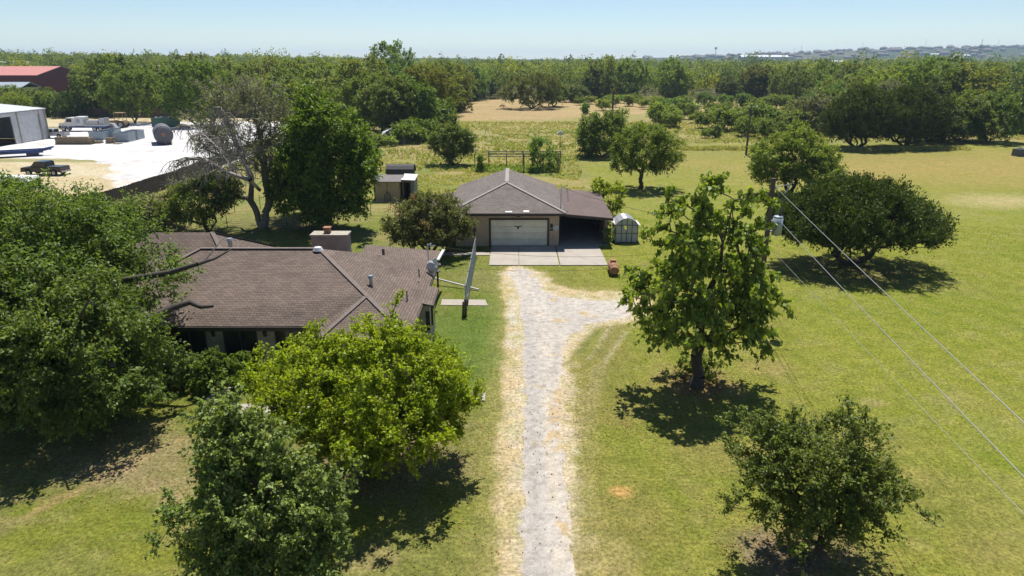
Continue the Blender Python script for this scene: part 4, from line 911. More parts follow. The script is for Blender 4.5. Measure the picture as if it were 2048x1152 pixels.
# ------------------------------------------------------------------ industrial lot
def wheel(mb_parent, x, y, r=.38, wd=.25):
    t = MB(); t.tube((x, y-wd/2, r), (x, y+wd/2, r), r, r, 16); to = t.build('tyre', M['tyre'], mb_parent)
    t = MB(); t.tube((x, y-wd/2-.012, r), (x, y+wd/2+.012, r), r*.6, r*.6, 12); t.build('rim', M['rim'], mb_parent)
def arch(cx, r, z0, n=7):
    return [(cx+r*math.cos(math.pi*(1-i/n)), z0+r*math.sin(math.pi*(1-i/n))) for i in range(n+1)]
def pickup(label, x, y, rz, paint, cover, crew=True):
    t = thing('pickup_truck', label, 'pickup truck', (x, y, 0), rz)
    low = [(-2.85, .5)]+arch(-1.75, .48, .5)+arch(1.85, .48, .5)+[(2.85, .5), (2.9, .85), (2.8, 1.08), (1.2, 1.18), (-.75, 1.18), (-2.85, 1.18)]
    MB().prism(low, -.95, .95).build('body', M[paint], t, bevel=.03)
    cab = [(-.85, 1.18), (-.75, 1.82), (-.5, 1.9), (.75, 1.9), (1.5, 1.18)]
    cb = MB().prism(cab, -.86, .86).build('cab', M[paint], t, bevel=.03)
    g = MB()
    for s in (-1, 1):
        for a, b in (((-.62, 1.25), (.08, 1.78)),):
            g.add([(-.62, s*.868, 1.24), (.12, s*.868, 1.24), (.12, s*.868, 1.78), (-.55, s*.868, 1.78)], [(0, 1, 2, 3)]); g.add([(.2, s*.868, 1.24), (1.3, s*.868, 1.24), (.72, s*.868, 1.8), (.2, s*.868, 1.78)], [(0, 1, 2, 3)])
    g.add([(1.46, -.75, 1.24), (1.46, .75, 1.24), (.84, .68, 1.83), (.84, -.68, 1.83)], [(0, 1, 2, 3)]); g.add([(-.865, -.7, 1.26), (-.865, .7, 1.26), (-.79, .66, 1.74), (-.79, -.66, 1.74)], [(0, 1, 2, 3)])
    g.build('window', M['darkglass'], cb)
    if cover: MB().box(-2.8, -.9, -.85, .85, 1.18, 1.25).build('bed_cover', M['tyre'] if False else M['galvdull'] if False else mat('cover', (.07, .09, .1), .4), t)
    else:
        MB().box(-2.75, -.92, -.8, .8, 1.181, 1.19).build('bed', M['tyre'], t)
        r_ = MB()
        for xx in (-2.6, -1.2, .2): 
            for s in (-1, 1): r_.bar((xx, s*.8, 1.1), (xx, s*.8, 2.1), .05, .05)
        for s in (-1, 1): r_.bar((-2.7, s*.8, 2.1), (1.0, s*.8, 2.1), .05, .05)
        r_.build('ladder_rack', M['tank'], t)
    for wx in (-1.75, 1.85):
        for s in (-1, 1):
            w_ = MB().tube((wx, s*.8-.02, .4), (wx, s*.8+.02, .4), .1, .1, 8).build('wheel', M['rim'], t); wheel(w_, wx, s*.84, .4)
    for s in (-1, 1):
        MB().box(-2.87, -2.84, s*.82-.09, s*.82+.09, .75, 1.1).build('taillight', M['red'], t); MB().box(2.8, 2.87, s*.72-.16, s*.72+.16, .85, 1.0).build('headlight', M['lens'], t)
    MB().box(-3.0, -2.85, -.9, .9, .48, .68).build('bumper', M['galv'], t); MB().box(2.88, 3.0, -.92, .92, .45, .68).build('bumper', M['galv'], t)
    return t
x, y = G(88, 351); pickup('black crew-cab pickup truck parked on the tan dirt of the lot', x, y+.6, R(176), 'black', True)
x, y = G(86, 277); pickup('silver pickup truck with ladder rack beside the white metal building', x+1.5, y+1, R(178), 'silver', False)
x, y = G(2034, 229); pickup('pale pickup parked on the sandy clearing at the far right edge', x, y, R(20), 'silver', True)
# white metal building
x1, y1 = -92.6, 139.5
Wb = thing('metal_building', 'white metal workshop with roll-up door and dark open bay by the gravel lot', 'workshop', (-104, 128, 0))
mb = MB(); bx_ = lambda m, a, b, c, d, e, f: m.box(a+104, b+104, c-128, d-128, e, f)
bx_(mb, -93, -92.8, 137.6, 139.5, 0, 5.6); bx_(mb, -93, -92.8, 129.9, 131.6, 0, 5.6); bx_(mb, -93, -92.8, 131.6, 137.6, 4.9, 5.6); bx_(mb, -93, -92.8, 118, 129.9, 5.0, 5.6); bx_(mb, -93, -92.8, 112, 118, 0, 5.6)
bx_(mb, -124, -93, 139.3, 139.5, 0, 5.6); bx_(mb, -124, -93, 112, 112.2, 0, 5.6); bx_(mb, -124, -123.8, 112, 139.5, 0, 5.6); mb.build('wall', M['whitemetal'], Wb)
MB().slab([(32+.3+-21+0, -16.3, 5.85), (11.5, 11.8, 5.85), (-4.5, 11.8, 7.4), (-4.5, -16.3, 7.4)], .15).slab([(-4.5, -16.3, 7.4), (-4.5, 11.8, 7.4), (-20.5, 11.8, 5.85), (-20.5, -16.3, 5.85)], .15).build('roof', M['whitemetal'], Wb)
MB().box(-103+104+9.9, -92.95+104, 131.6-128, 137.6-128, 0, 4.9).build('roll_up_door', lines('roll_door', (.8, .81, .82), (.62, .63, .66), .35, 1, .12), Wb)
for q_ in ((11.0, 11.3, 3.3, 3.6, 0, 5.6), (11.0, 11.3, 9.55, 9.8, 0, 5.6), (11.2, 11.4, 11.2, 11.5, 0, 5.8)): MB().box(*q_).build('door_jamb', M['concrete'], Wb)
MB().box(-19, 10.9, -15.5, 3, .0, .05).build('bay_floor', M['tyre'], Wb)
# flatbed wrecker truck, facing left
x, y = G(166, 263)
t = thing('flatbed_truck', 'white and blue flatbed recovery truck parked beside the gravel lot', 'truck', (x, y+1.5, 0), R(180))
MB().box(-5.2, 3.0, -.5, .5, .7, .95).build('chassis', M['navy'], t)
MB().prism([(1.7, .8), (3.4, .8), (5.2, .8), (5.35, 1.2), (5.2, 1.75), (3.9, 1.95), (3.5, 2.9), (1.9, 2.95), (1.7, 2.6)], -1.15, 1.15).build('cab', M['white'], t, bevel=.06)
MB().prism([(3.45, .6)]+arch(4.4, .62, .6)+[(5.4, .6), (5.4, 1.1), (3.45, 1.1)], -1.2, 1.2).build('fender', M['blue'], t)
g = MB()
for s in (-1, 1): g.add([(2.3, s*1.16, 2.0), (3.55, s*1.16, 2.0), (3.3, s*1.16, 2.7), (2.3, s*1.16, 2.7)], [(0, 1, 2, 3)])
g.add([(3.87, -1, 2.05), (3.87, 1, 2.05), (3.58, .95, 2.75), (3.58, -.95, 2.75)], [(0, 1, 2, 3)]); g.build('window', M['darkglass'], t)
MB().box(-.2, 1.7, -1.15, 1.15, 1.15, 3.1).build('box', M['white'], t, bevel=.1)
MB().tube((.9, 1.16, 2.2), (.9, 1.17, 2.2), .5, .5, 16).tube((.9, -1.17, 2.2), (.9, -1.16, 2.2), .5, .5, 16).build('door_emblem', M['binmetal'], t)
MB().box(-4.9, -.3, -1.2, 1.2, 1.1, 1.25).box(-4.9, -.3, -1.22, -1.15, 1.25, 1.45).box(-4.9, -.3, 1.15, 1.22, 1.25, 1.45).build('bed', M['galvdull'], t)
MB().box(-5.3, 3.2, -1.18, -1.1, .75, 1.1).box(-5.3, 3.2, 1.1, 1.18, .75, 1.1).build('side_skirt', M['blue'], t)
MB().box(-3.2, -.6, -.9, .9, 1.25, 2.3).box(-4.8, -3.4, -.8, .8, 1.25, 2.7).build('cargo', M['silver'], t)
MB().bar((-4.7, -1, 1.3), (-4.7, -1, 2.8), .1, .1).bar((-4.7, 1, 1.3), (-4.7, 1, 2.8), .1, .1).bar((-4.7, -1, 2.8), (-4.7, 1, 2.8), .1, .1).build('hoist_frame', M['galvdull'], t)
for wx in (4.4, -2.4, -3.7):
    for s in (-1, 1): w_ = MB().tube((wx, s*.85, .5), (wx, s*.95, .5), .15, .15, 8).build('wheel', M['rim'], t); wheel(w_, wx, s*1.0, .52, .3)
# small pale trailer behind the truck
x, y = G(208, 262)
t = thing('low_trailer', 'small pale loaded trailer between the flatbed truck and the tan tractor', 'trailer', (x, y+2, 0))
MB().box(-2.2, 2.2, -.9, .9, .5, .65).build('deck', M['galvdull'], t); MB().prism([(-1.8, .65), (1.9, .65), (1.3, 1.5), (-1.2, 1.7)], -.7, .7).build('cargo', M['silver'], t, bevel=.1)
for s in (-1, 1): w_ = MB().tube((0, s*.9, .3), (0, s*.95, .3), .1, .1, 8).build('wheel', M['rim'], t); wheel(w_, 0, s*1.0, .33, .2)
# tan wheel loader / tractor
x, y = G(228, 257)
t = thing('tractor', 'old tan open-cab tractor under the trees at the back of the lot', 'tractor', (x, y+2, 0), R(180))
MB().prism([(-.6, .9), (2.0, .9), (2.1, 1.6), (.3, 1.7), (-.6, 1.5)], -.45, .45).build('hood', M['tan'], t, bevel=.04)
MB().box(-1.9, .4, -.8, .8, .8, 1.5).build('body', M['tan'], t, bevel=.05)
c = MB()
for xx in (-1.7, .2):
    for s in (-.75, .75): c.bar((xx, s, 1.5), (xx, s, 3.3), .1, .1)
cb = c.build('cab_frame', M['tan'], t); MB().box(-1.85, .35, -.85, .85, 3.3, 3.42).build('cab_roof', M['tan'], cb)
MB().bar((1.8, -.6, 1.2), (3.0, -.6, .6), .15, .2).bar((1.8, .6, 1.2), (3.0, .6, .6), .15, .2).build('loader_arm', M['tan'], t)
MB().prism([(2.9, .1), (3.7, .1), (3.0, .9), (2.8, .8)], -1.1, 1.1).build('bucket', M['greywood'], t)
for wx, r_ in ((-1.2, .8), (1.5, .55)):
    for s in (-1, 1): w_ = MB().tube((wx, s*.85, r_), (wx, s*.9, r_), .2, .2, 8).build('wheel', M['tan'], t); wheel(w_, wx, s*1.05, r_, .4)
# pallets row, each stack separate
rng = random.Random(4)
def pallet_stack(x, y, n, label, rz=0.0):
    t = thing('pallet_stack', label, 'pallet stack', (x, y, 0), rz, 'stacked wooden pallets in the gravel lot'); mb = MB()
    for k in range(n):
        z = k*.15; ox = rng.uniform(-.05, .05); oy = rng.uniform(-.05, .05)
        for s in (-.55, 0, .55): mb.box(-.6+ox, .6+ox, s-.05+oy, s+.05+oy, z, z+.1)
        for j in range(6): mb.box(-.6+j*.22+ox, -.5+j*.22+ox, -.6+oy, .6+oy, z+.1, z+.125)
    mb.build('pallet_boards', M['wood'], t)
x0, y0 = G(112, 289); x1, y1 = G(182, 289)
for i in range(7):
    pallet_stack(x0+(x1-x0)*(i+.5)/7, y0+.7, 9 if i < 6 else 8, 'tall stack of wooden pallets in the long row on the white gravel')
x, y = G(194, 287); pallet_stack(x, y+.6, 3, 'short pallet pile between the long pallet row and the pale bins')
x, y = G(218, 287); pallet_stack(x, y+.6, 7, 'separate pallet stack standing before the left pale bin')
x, y = G(234, 288); pallet_stack(x, y+.3, 1, 'single flat pallet lying before the right pale bin')
def bin_(x, y, label, w2=1.9, d2=1.1, h=1.5, m='binmetal', rz=0, name='open_bin', cat='bin', group='pale blue open metal bins'):
    t = thing(name, label, cat, (x, y, 0), rz, group)
    MB().box(-w2, w2, -d2, -d2+.08, 0, h).box(-w2, w2, d2-.08, d2, 0, h).box(-w2, -w2+.08, -d2+.08, d2-.08, 0, h).box(w2-.08, w2, -d2+.08, d2-.08, 0, h).box(-w2+.08, w2-.08, -d2+.08, d2-.08, .1, .15).build('shell', M[m], t)
    MB().bar((-w2-.03, -d2-.03, h), (w2+.03, -d2-.03, h), .1, .1).bar((-w2-.03, d2+.03, h), (w2+.03, d2+.03, h), .1, .1).bar((-w2-.03, -d2, h), (-w2-.03, d2, h), .1, .1).bar((w2+.03, -d2, h), (w2+.03, d2, h), .1, .1).build('rim', M[m], t)
    return t
x, y = G(194, 280); bin_(x, y+1.2, 'pale blue open bin next to the long pallet row', 1.4, 1.3)
x, y = G(216, 278); bin_(x, y+1.8, 'pale blue open bin in the middle behind the separate pallet stack', 1.2, 1.2, 1.7)
x, y = G(244, 284); bin_(x, y+1.2, 'nearer pale blue open bin of the pair right of the pallets', 1.4, 1.3, 1.7)
x, y = G(262, 280); bin_(x, y+1.8, 'farther pale blue open bin of the pair right of the pallets', 1.2, 1.3, 1.7)
x, y = G(328, 254); t = bin_(x, y+1.2, 'large green waste skip heaped with rubbish at the back of the lot', 2.8, 1.2, 2.0, 'green', 0, 'waste_skip', 'skip', None)
mb = MB(); rr_ = random.Random(5)
for k in range(22):
    a = rr_.uniform(-2.4, 2.4); b = rr_.uniform(-.8, .8); s = rr_.uniform(.15, .4); mb.bar((a-s, b, 1.95), (a+s, b+rr_.uniform(-.3, .3), 2.1+rr_.uniform(0, .3)), s*.8, s*.5)
mb.build('rubbish', M['white'], t)
# steel tank end on
x, y = G(326, 287)
t = thing('storage_tank', 'round dark steel storage tank lying end-on beside the bare tree branches', 'tank', (x, y+.5, 0), R(-62))
n = 28; T0 = MB(); T0.tube((-3.4, 0, 1.8), (3.4, 0, 1.8), 1.65, 1.65, n); T0.tube((-3.65, 0, 1.8), (-3.4, 0, 1.8), 1.3, 1.65, n); T0.tube((3.4, 0, 1.8), (3.65, 0, 1.8), 1.65, 1.3, n); T0.build('shell', M['tank'], t)
MB().tube((3.6, 0, 1.9), (3.7, 0, 1.9), .35, .35, 14).build('manhole', M['rust'], t); MB().box(-2.6, -2.2, -1.2, 1.2, 0, .8).box(2.2, 2.6, -1.2, 1.2, 0, .8).build('saddle', M['greywood'], t)
# long blue trailer/beam
x0, y0 = G(-120, 322); x1, y1 = G(112, 309)
t = thing('gooseneck_trailer', 'long low dark blue trailer at the near edge of the white gravel', 'trailer', (x0, y0, 0), math.atan2(y1-y0, x1-x0)); Ln = math.hypot(x1-x0, y1-y0)
MB().box(0, Ln-1.6, -1.2, -1.05, .55, 1.05).box(0, Ln-1.6, 1.05, 1.2, .55, 1.05).box(0, Ln-1.6, -1.05, 1.05, .8, .9).build('deck', M['blue'], t)
MB().prism([(Ln-1.6, .7), (Ln-1.6, 1.15), (Ln-.2, 1.4), (Ln, 1.25), (Ln-.9, .85)], -.25, .25).box(Ln-2.2, Ln-.4, -1.2, -1.1, .95, 1.25).build('neck', M['blue'], t)
MB().box(Ln-4, Ln-2.3, -1.0, 1.0, .15, .5).build('axle_beam', M['navy'], t)
for i in range(2):
    for s in (-1, 1): w_ = MB().tube((Ln-9-i, s*1.0, .4), (Ln-9-i, s*1.1, .4), .1, .1, 8).build('wheel', M['rim'], t); wheel(w_, Ln-9-i, s*1.2, .4, .2)
# white covered boat / trailer left edge
x, y = G(14, 388)
t = thing('covered_boat', 'white topped boat on a trailer half hidden behind the pecan crown', 'boat', (x, y+1, 0), R(175))
MB().prism([(-3, .7), (2.3, .7), (3.2, 1.5), (-3.1, 1.45)], -1.1, 1.1).build('hull', M['brown'], t, bevel=.1)
MB().prism([(-3.1, 1.46), (3.2, 1.51), (1.8, 1.9), (-2.8, 1.95)], -1.15, 1.15).build('cover', M['white'], t, bevel=.08)
MB().box(-2.6, 2.9, -.7, .7, .45, .55).build('trailer_frame', M['galvdull'], t)
for s in (-1, 1): w_ = MB().tube((-.8, s*.9, .3), (-.8, s*.95, .3), .1, .1, 8).build('wheel', M['rim'], t); wheel(w_, -.8, s*1.0, .32, .2)
# board fence of the lot
def boardfence(name, label, pts, h=1.85, m='fenceWood'):
    t = thing(name, label, 'fence', (pts[0][0], pts[0][1], 0)); ox, oy = pts[0]
    rg_ = random.Random(int(h*100+len(pts)))
    for k, ((ax, ay), (bx, by)) in enumerate(zip(pts[:-1], pts[1:])):
        n = max(1, round(math.dist((ax, ay), (bx, by))/2.44))
        for i in range(n):
            p = (ax+(bx-ax)*i/n-ox, ay+(by-ay)*i/n-oy); q = (ax+(bx-ax)*(i+1)/n-ox, ay+(by-ay)*(i+1)/n-oy)
            hh = h+rg_.uniform(-.06, .06); L = math.dist(p, q); d = ((q[0]-p[0])/L, (q[1]-p[1])/L); nb = max(2, int(L/.146)); mb = MB()
            for j in range(nb):
                a = j*L/nb; b = a+L/nb-.012; e = rg_.uniform(-.03, .03)
                pa = (p[0]+d[0]*a, p[1]+d[1]*a); pb = (p[0]+d[0]*b, p[1]+d[1]*b)
                off = rg_.uniform(0, .012); nx, ny = -d[1]*.02, d[0]*.02
                x0_, y0_ = pa[0]+nx*off*20, pa[1]+ny*off*20; x1_, y1_ = pb[0]+nx*off*20, pb[1]+ny*off*20
                mb.add([(x0_, y0_, .03), (x1_, y1_, .03), (x1_, y1_, hh+e), (x0_, y0_, hh+e), (x0_+nx, y0_+ny, .03), (x1_+nx, y1_+ny, .03), (x1_+nx, y1_+ny, hh+e), (x0_+nx, y0_+ny, hh+e)],
                       [(0, 1, 2, 3), (4, 7, 6, 5), (3, 2, 6, 7), (0, 3, 7, 4), (1, 5, 6, 2)])
            mb.build('board_panel', M[m], t)
    return t
boardfence('board_fence', 'weathered dark board fence along the near side of the gravel lot', [(-46.5, 62), (-42.8, 71), (-42.0, 86), (-43.2, 104), (-43.3, 130), (-43, 165)], 1.9)
boardfence('board_fence', 'far dark board fence under the trees behind the gravel lot', [(-150, 196), (-95, 190), (-43, 188)], 2.4)
# red barn and distant roofs at the left
Rb = thing('red_barn', 'long red metal barn with pale red roof rising above the trees', 'barn', (-227, 322, 0))
gx_ = 24.0
MB().prismx([(-17, 0), (-17, 8.6), (0, 11.9), (17, 8.6), (17, 0)], -60, gx_).build('wall', M['redwall'], Rb)
MB().slab([(-61, -17.6, 8.7), (gx_+.6, -17.6, 8.7), (gx_+.6, 0, 12.2), (-61, 0, 12.2)], .25).slab([(-61, 0, 12.2), (gx_+.6, 0, 12.2), (gx_+.6, 17.6, 8.7), (-61, 17.6, 8.7)], .25).build('roof', M['redroof'], Rb)
def farshed(px, py, z0, w2, d2, h, D, label, wall='white', roof='white', rz=0, name='distant_building'):
    a = TILT+math.atan((py-576)/F); depth = D*math.cos(TILT)+CAMZ*math.sin(TILT); x = (px-1024)/F*depth
    zg = CAMZ-D*math.tan(a) - h   # roof ridge at py
    t = thing(name, label, 'building', (x, D, zg), rz)
    MB().box(-w2, w2, -d2, d2, 0, h*.75).build('wall', M[wall], t)
    MB().slab([(-w2-.5, -d2-.5, h*.75), (w2+.5, -d2-.5, h*.75), (w2+.5, 0, h), (-w2-.5, 0, h)], .2).slab([(-w2-.5, 0, h), (w2+.5, 0, h), (w2+.5, d2+.5, h*.75), (-w2-.5, d2+.5, h*.75)], .2).build('roof', M[roof], t)
    return t
farshed(2, 123, 0, 16, 16, 16, 420, 'white gabled roof above the treetops at the far left', rz=R(30))
farshed(972, 155, 0, 7, 4, 5, 330, 'small white roof showing between trees beyond the dry field')
farshed(490, 133, 0, 26, 8, 13, 380, 'pale flat roof glimpsed through the grey treetops')
farshed(22, 164, 0, 8, 5, 7, 250, 'small pale blue roof in front of the red barn', roof='binmetal')
# distant ridge: houses, big sheds, masts
for i, (px, py, D, w2, h) in enumerate(((1525, 110, 1900, 62, 19), (1860, 107, 2300, 22, 9), (1842, 106, 2300, 12, 8), (1917, 109, 2100, 22, 11), (1670, 121, 1500, 12, 8))):
    lab = ['long grey apartment block on the far skyline', 'white warehouse roof on the distant ridge', 'smaller white roof beside the ridge warehouse', 'broad white shed below the lattice tower on the ridge', 'low white roof just above the treetops on the distant slope'][i]
    farshed(px, py, 0, w2, 14, h, D, lab, 'galvdull' if i == 0 else 'white', 'galvdull' if i == 0 else 'white', 0, 'apartment_block' if i == 0 else 'distant_building')
rd = random.Random(11)
proto = None
hm = [mat('tan_house_wall', (.42, .34, .27), .9), mat('roof_grey_brown', (.2, .17, .16), .9)]
for i in range(240):
    D = rd.uniform(1750, 3150); px = rd.uniform(1500, 2060) if i % 5 else rd.uniform(1280, 1500)
    depth = D*math.cos(TILT)+CAMZ*math.sin(TILT); x = (px-1024)/F*depth
    if proto is None:
        proto = thing('hillside_house', 'tan house with grey-brown roof on the distant suburban ridge', 'house', (0, 0, 0), 0, 'houses on the distant ridge')
        MB().box(-9, 9, -6, 6, 0, 5.5).build('wall', hm[0], proto)
        MB().add([(-10, -7, 5.5), (10, -7, 5.5), (10, 7, 5.5), (-10, 7, 5.5), (-4, 0, 9), (4, 0, 9)], [(0, 1, 5, 4), (1, 2, 5), (2, 3, 4, 5), (3, 0, 4), (0, 3, 2, 1)]).build('roof', hm[1], proto)
        o = proto
    else: o = copy_tree(proto)
    o.location = (x, D, float(tz(x, D))); o.rotation_euler.z = rd.uniform(0, 3.1); s = rd.uniform(.9, 1.35); o.scale = (s, s, s)
def mast(px, ytop, D, label, r=.5, name='radio_mast', lattice=False, tankz=False):
    depth = D*math.cos(TILT)+CAMZ*math.sin(TILT); x = (px-1024)/F*depth; zt = CAMZ-D*math.tan(TILT+math.atan((ytop-576)/F)); zg = float(tz(x, D))
    t = thing(name, label, 'mast' if not tankz else 'water tower', (x, D, zg)); h = zt-zg
    mb = MB()
    if lattice:
        b = 4.5; t_ = 1.2
        for sx in (-1, 1):
            for sy in (-1, 1): mb.bar((sx*b, sy*b, 0), (sx*t_, sy*t_, h*.8), .5, .5)
        for k in range(9):
            z0 = h*.8*k/9; z1 = h*.8*(k+1)/9; w0 = b+(t_-b)*k/9; w1 = b+(t_-b)*(k+1)/9
            mb.bar((-w0, -w0, z0), (w1, -w1, z1), .3, .3); mb.bar((w0, -w0, z0), (-w1, -w1, z1), .3, .3)
        mb.bar((0, 0, h*.8), (0, 0, h), .6, .6)
    else: mb.tube((0, 0, 0), (0, 0, h), r, r*.6, 6)
    mb.build('tower_frame' if lattice else 'pole', M['galvdull'], t)
    if lattice:
        a = MB()
        for z_, w_ in ((.62, 4.5), (.70, 5.5), (.78, 4.0)): a.bar((-w_, 0, h*z_), (w_, 0, h*z_), 1.0, 1.3)
        a.build('antenna_array', M['tank'], t)
    if tankz: MB().tube((0, 0, h-2), (0, 0, h+2.2), 4.2, 4.2, 14).tube((0, 0, h-4), (0, 0, h-2), .8, 4.2, 14).build('tank', M['galvdull'], t)
mast(1954, 77, 1500, 'lattice antenna tower standing above the woodland at the right skyline', lattice=True, name='antenna_tower')
mast(1429, 96, 2300, 'slender water tower on the skyline above the middle of the woods', 1.1, 'water_tower', tankz=True)
for px, yt, D, lab in ((1585, 96, 2400, 'short thin mast left of a taller pair on the skyline'), (1599, 89, 2500, 'thin mast just right of the short skyline mast'), (1720, 84, 2400, 'tall faint mast above the grey rooftops of the ridge'), (1844, 79, 2500, 'tall faint mast above the white ridge warehouse'), (1988, 78, 2600, 'faint mast right of the lattice antenna tower')):
    mast(px, yt, D, lab, .7)
# ------------------------------------------------------------------ individual trees near the house
def tree(name, label, px, py, seed, off=(0, 0), cat='tree', group=None, loc=None, **kw):
    x, y = loc or G(px, py)
    t = thing(name, label, cat, (x+off[0], y+off[1], float(tz(x, y))), 0, group)
    grow(t, seed, **kw); return t
tree('catalpa_tree', 'tall open-crowned tree with big heart-shaped leaves right of the drive', 1392, 772, 3,
     lobes=[(0,0,3.5,3.3,2.9,1.5),(-.5,0,5.2,2.7,2.5,1.6),(.9,0,5.0,2.4,2.4,1.6),(-1.4,.2,7.9,1.3,1.3,1.8),(1.3,0,8.1,1.2,1.1,1.6),(0,0,6.9,1.9,1.7,1.7),(-2.9,0,4.7,1.1,1.1,.7),(2.4,0,4.4,1.1,1.2,.8),(-.2,0,9.3,.9,.9,.9)],
     K=290, leaves=46, lsize=.235, lmat='catalpa', trunk=(0,0,2.2), r0=.27, clump=.62, clear=1.6, twigs=6, droop=.75, upn=1.2, lw=.74, shell=.38, leader=.95, lump=.1, rmin=.024, twigtubes=True)
tree('shrub_mound', 'low dark shrubs growing round the foot of the big-leaved tree', 1395, 752, 31, cat='shrub', lobes=[(0,0,.35,1.6,.8,.45)], K=40, leaves=60, lsize=.12, lmat='elm', trunk=(0,0,.1), r0=.05, clump=.3, clear=.1, shell=.2, crown='foliage', trunkname='stem', stems=3)
tree('elm_tree', 'small-leaved dark green tree with upswept branches at the front right', 1604, 1118, 5,
     lobes=[(0,0,2.9,2.4,2.1,1.4),(-1.1,.3,3.6,1.3,1.2,1.0),(.4,.2,3.9,1.4,1.3,1.1),(1.5,0,2.6,1.2,1.1,.9),(-1.5,0,2.5,1.1,1.0,.8),(.3,0,1.8,1.7,1.5,.8),(-1.9,.2,3.9,.7,.7,.4)],
     K=360, leaves=105, lsize=.10, lmat='elm', trunk=(0,0,.9), r0=.17, clump=.5, clear=.75, twigs=6, droop=.12, upn=1.10, lw=.6, shell=.35, stems=3, leader=.6, upturn=.6, lump=.2, rmin=.010, twigtubes=True)
tree('cottonwood_tree', 'broad bright yellow-green tree in front of the brown house', 752, 945, 7,
     lobes=[(.0,0,3.6,3.5,3.0,1.6),(-2.3,.3,3.4,1.9,2.0,1.3),(2.0,.2,3.3,2.0,2.1,1.4),(0,1.0,4.4,2.9,1.8,1.25),(2.6,.6,2.9,1.4,1.6,1.1),(-3.3,1.6,3.1,1.4,1.4,.9),(.8,-.8,2.3,2.4,1.8,.9),(-.3,-.5,1.6,1.9,1.2,.8)],
     K=620, leaves=160, lsize=.10, lmat='bright', trunk=(0,0,1.5), r0=.2, clump=.52, clear=.7, twigs=9, droop=.1, upn=1.10, lw=.78, shell=.42, stems=1, leader=.35, upturn=.5, rmin=.011, twigtubes=True)
tree('maple_tree', 'blue-green tree rising at the bottom edge beside the bright tree', 520, 1210, 9,
     lobes=[(.1,0,3.0,1.7,1.6,2.0),(-.1,.2,4.4,1.2,1.1,1.3),(.9,.2,3.5,1.3,1.2,1.4),(-1.3,0,3.4,.8,.8,.6),(-.5,.3,5.7,.7,.6,.7),(.5,.2,5.5,.6,.6,.6),(1.2,0,2.0,1.3,1.3,1.0),(-1.0,0,1.7,1.0,1.1,.8),(-1.7,.2,2.6,.5,.5,.35)],
     K=420, leaves=100, lsize=.11, lmat='bluegreen', trunk=(0,0,1.3), r0=.16, lump=.2, spire=.2, clump=.5, clear=.7, twigs=8, droop=.2, upn=1.10, lw=.75, shell=.4, leader=.9, upturn=.4, rmin=.010, twigtubes=True)
tree('pecan_tree', 'huge spreading pecan covering the left end of the brown house', 130, 800, 11, loc=(-21.6, 30.0),
     lobes=[(-1.2,0,5.6,4.6,4.4,2.6),(-3.0,-1,5.8,5.0,5.0,3.0),(-.6,2.0,6.9,3.2,3.4,2.0),(-1.4,-3.0,4.6,3.8,3.4,2.5),(-4.5,-3.0,4.2,4.0,3.5,2.6),(3.4,1.8,5.2,2.2,1.4,.7),(3.6,.4,4.6,2.2,1.0,.5),(-1.6,.6,8.3,2.6,2.6,1.4),(-5.5,2,7.2,3.6,3.6,2.0),(5.4,.8,4.8,1.4,.9,.45),(-.5,3.0,5.6,2.6,1.6,1.3)],
     K=1200, leaves=140, lsize=.16, lmat='pecan', trunk=(0,0,2.6), r0=.5, clump=.95, clear=2.0, twigs=9, droop=.25, upn=1.00, lw=.5, shell=.5, stems=2, leader=.5, upturn=.45, rmin=.016, lump=.2, sides=7)
tree('pecan_tree', 'dense low pecan with glossy leaves at the left edge of the lawn', 60, 850, 12, loc=(-18.6, 25.6),
     lobes=[(0,0,3.4,3.4,3.0,2.5),(-2.8,.3,3.8,3.2,3.0,2.7),(1.6,.6,2.8,2.0,2.2,1.9),(-.8,.5,5.2,2.4,2.4,1.5)],
     K=480, leaves=150, lsize=.16, lmat='pecan', trunk=(0,0,1.2), r0=.22, clump=.8, clear=.5, twigs=9, droop=.3, upn=1.10, lw=.55, shell=.5, stems=2, upturn=.3, rmin=.014)
# heavy limbs over the roof
x, y = -21.5, 30.5
hl = bpy.data.objects[[o.name for o in bpy.data.objects if o.name.startswith('pecan_tree')][0]]
def limb(pts, r0, r1, name='limb'):
    n = len(pts)-1; loc = hl.location
    P = [tuple(p[i]-loc[i] for i in range(3)) for p in pts[:-1]]; Q = [tuple(p[i]-loc[i] for i in range(3)) for p in pts[1:]]
    tubes_mesh(name, P, Q, [r0+(r1-r0)*i/n for i in range(n)], [r0+(r1-r0)*(i+1)/n for i in range(n)], M['bark'], hl, 8)
def T3(px, py, z): x, y = G(px, py, z); return (x, y, z)
limb([(-21.5, 30.5, 2.3), T3(230, 655, 4.0), T3(290, 640, 4.2), T3(345, 615, 4.5), T3(380, 604, 4.6), T3(402, 614, 4.5), T3(427, 612, 4.5)], .26, .07)
limb([(-21.5, 30.5, 3.2), T3(250, 560, 5.2), T3(340, 545, 5.6), T3(395, 528, 6.0), T3(430, 517, 6.1), T3(465, 497, 6.4)], .2, .03)
limb([T3(410, 520, 6.1), T3(430, 497, 6.4), T3(445, 478, 6.6)], .04, .015)
limb([T3(150, 650, 5.0), T3(178, 600, 6.4), T3(188, 610, 6.2)], .06, .03)
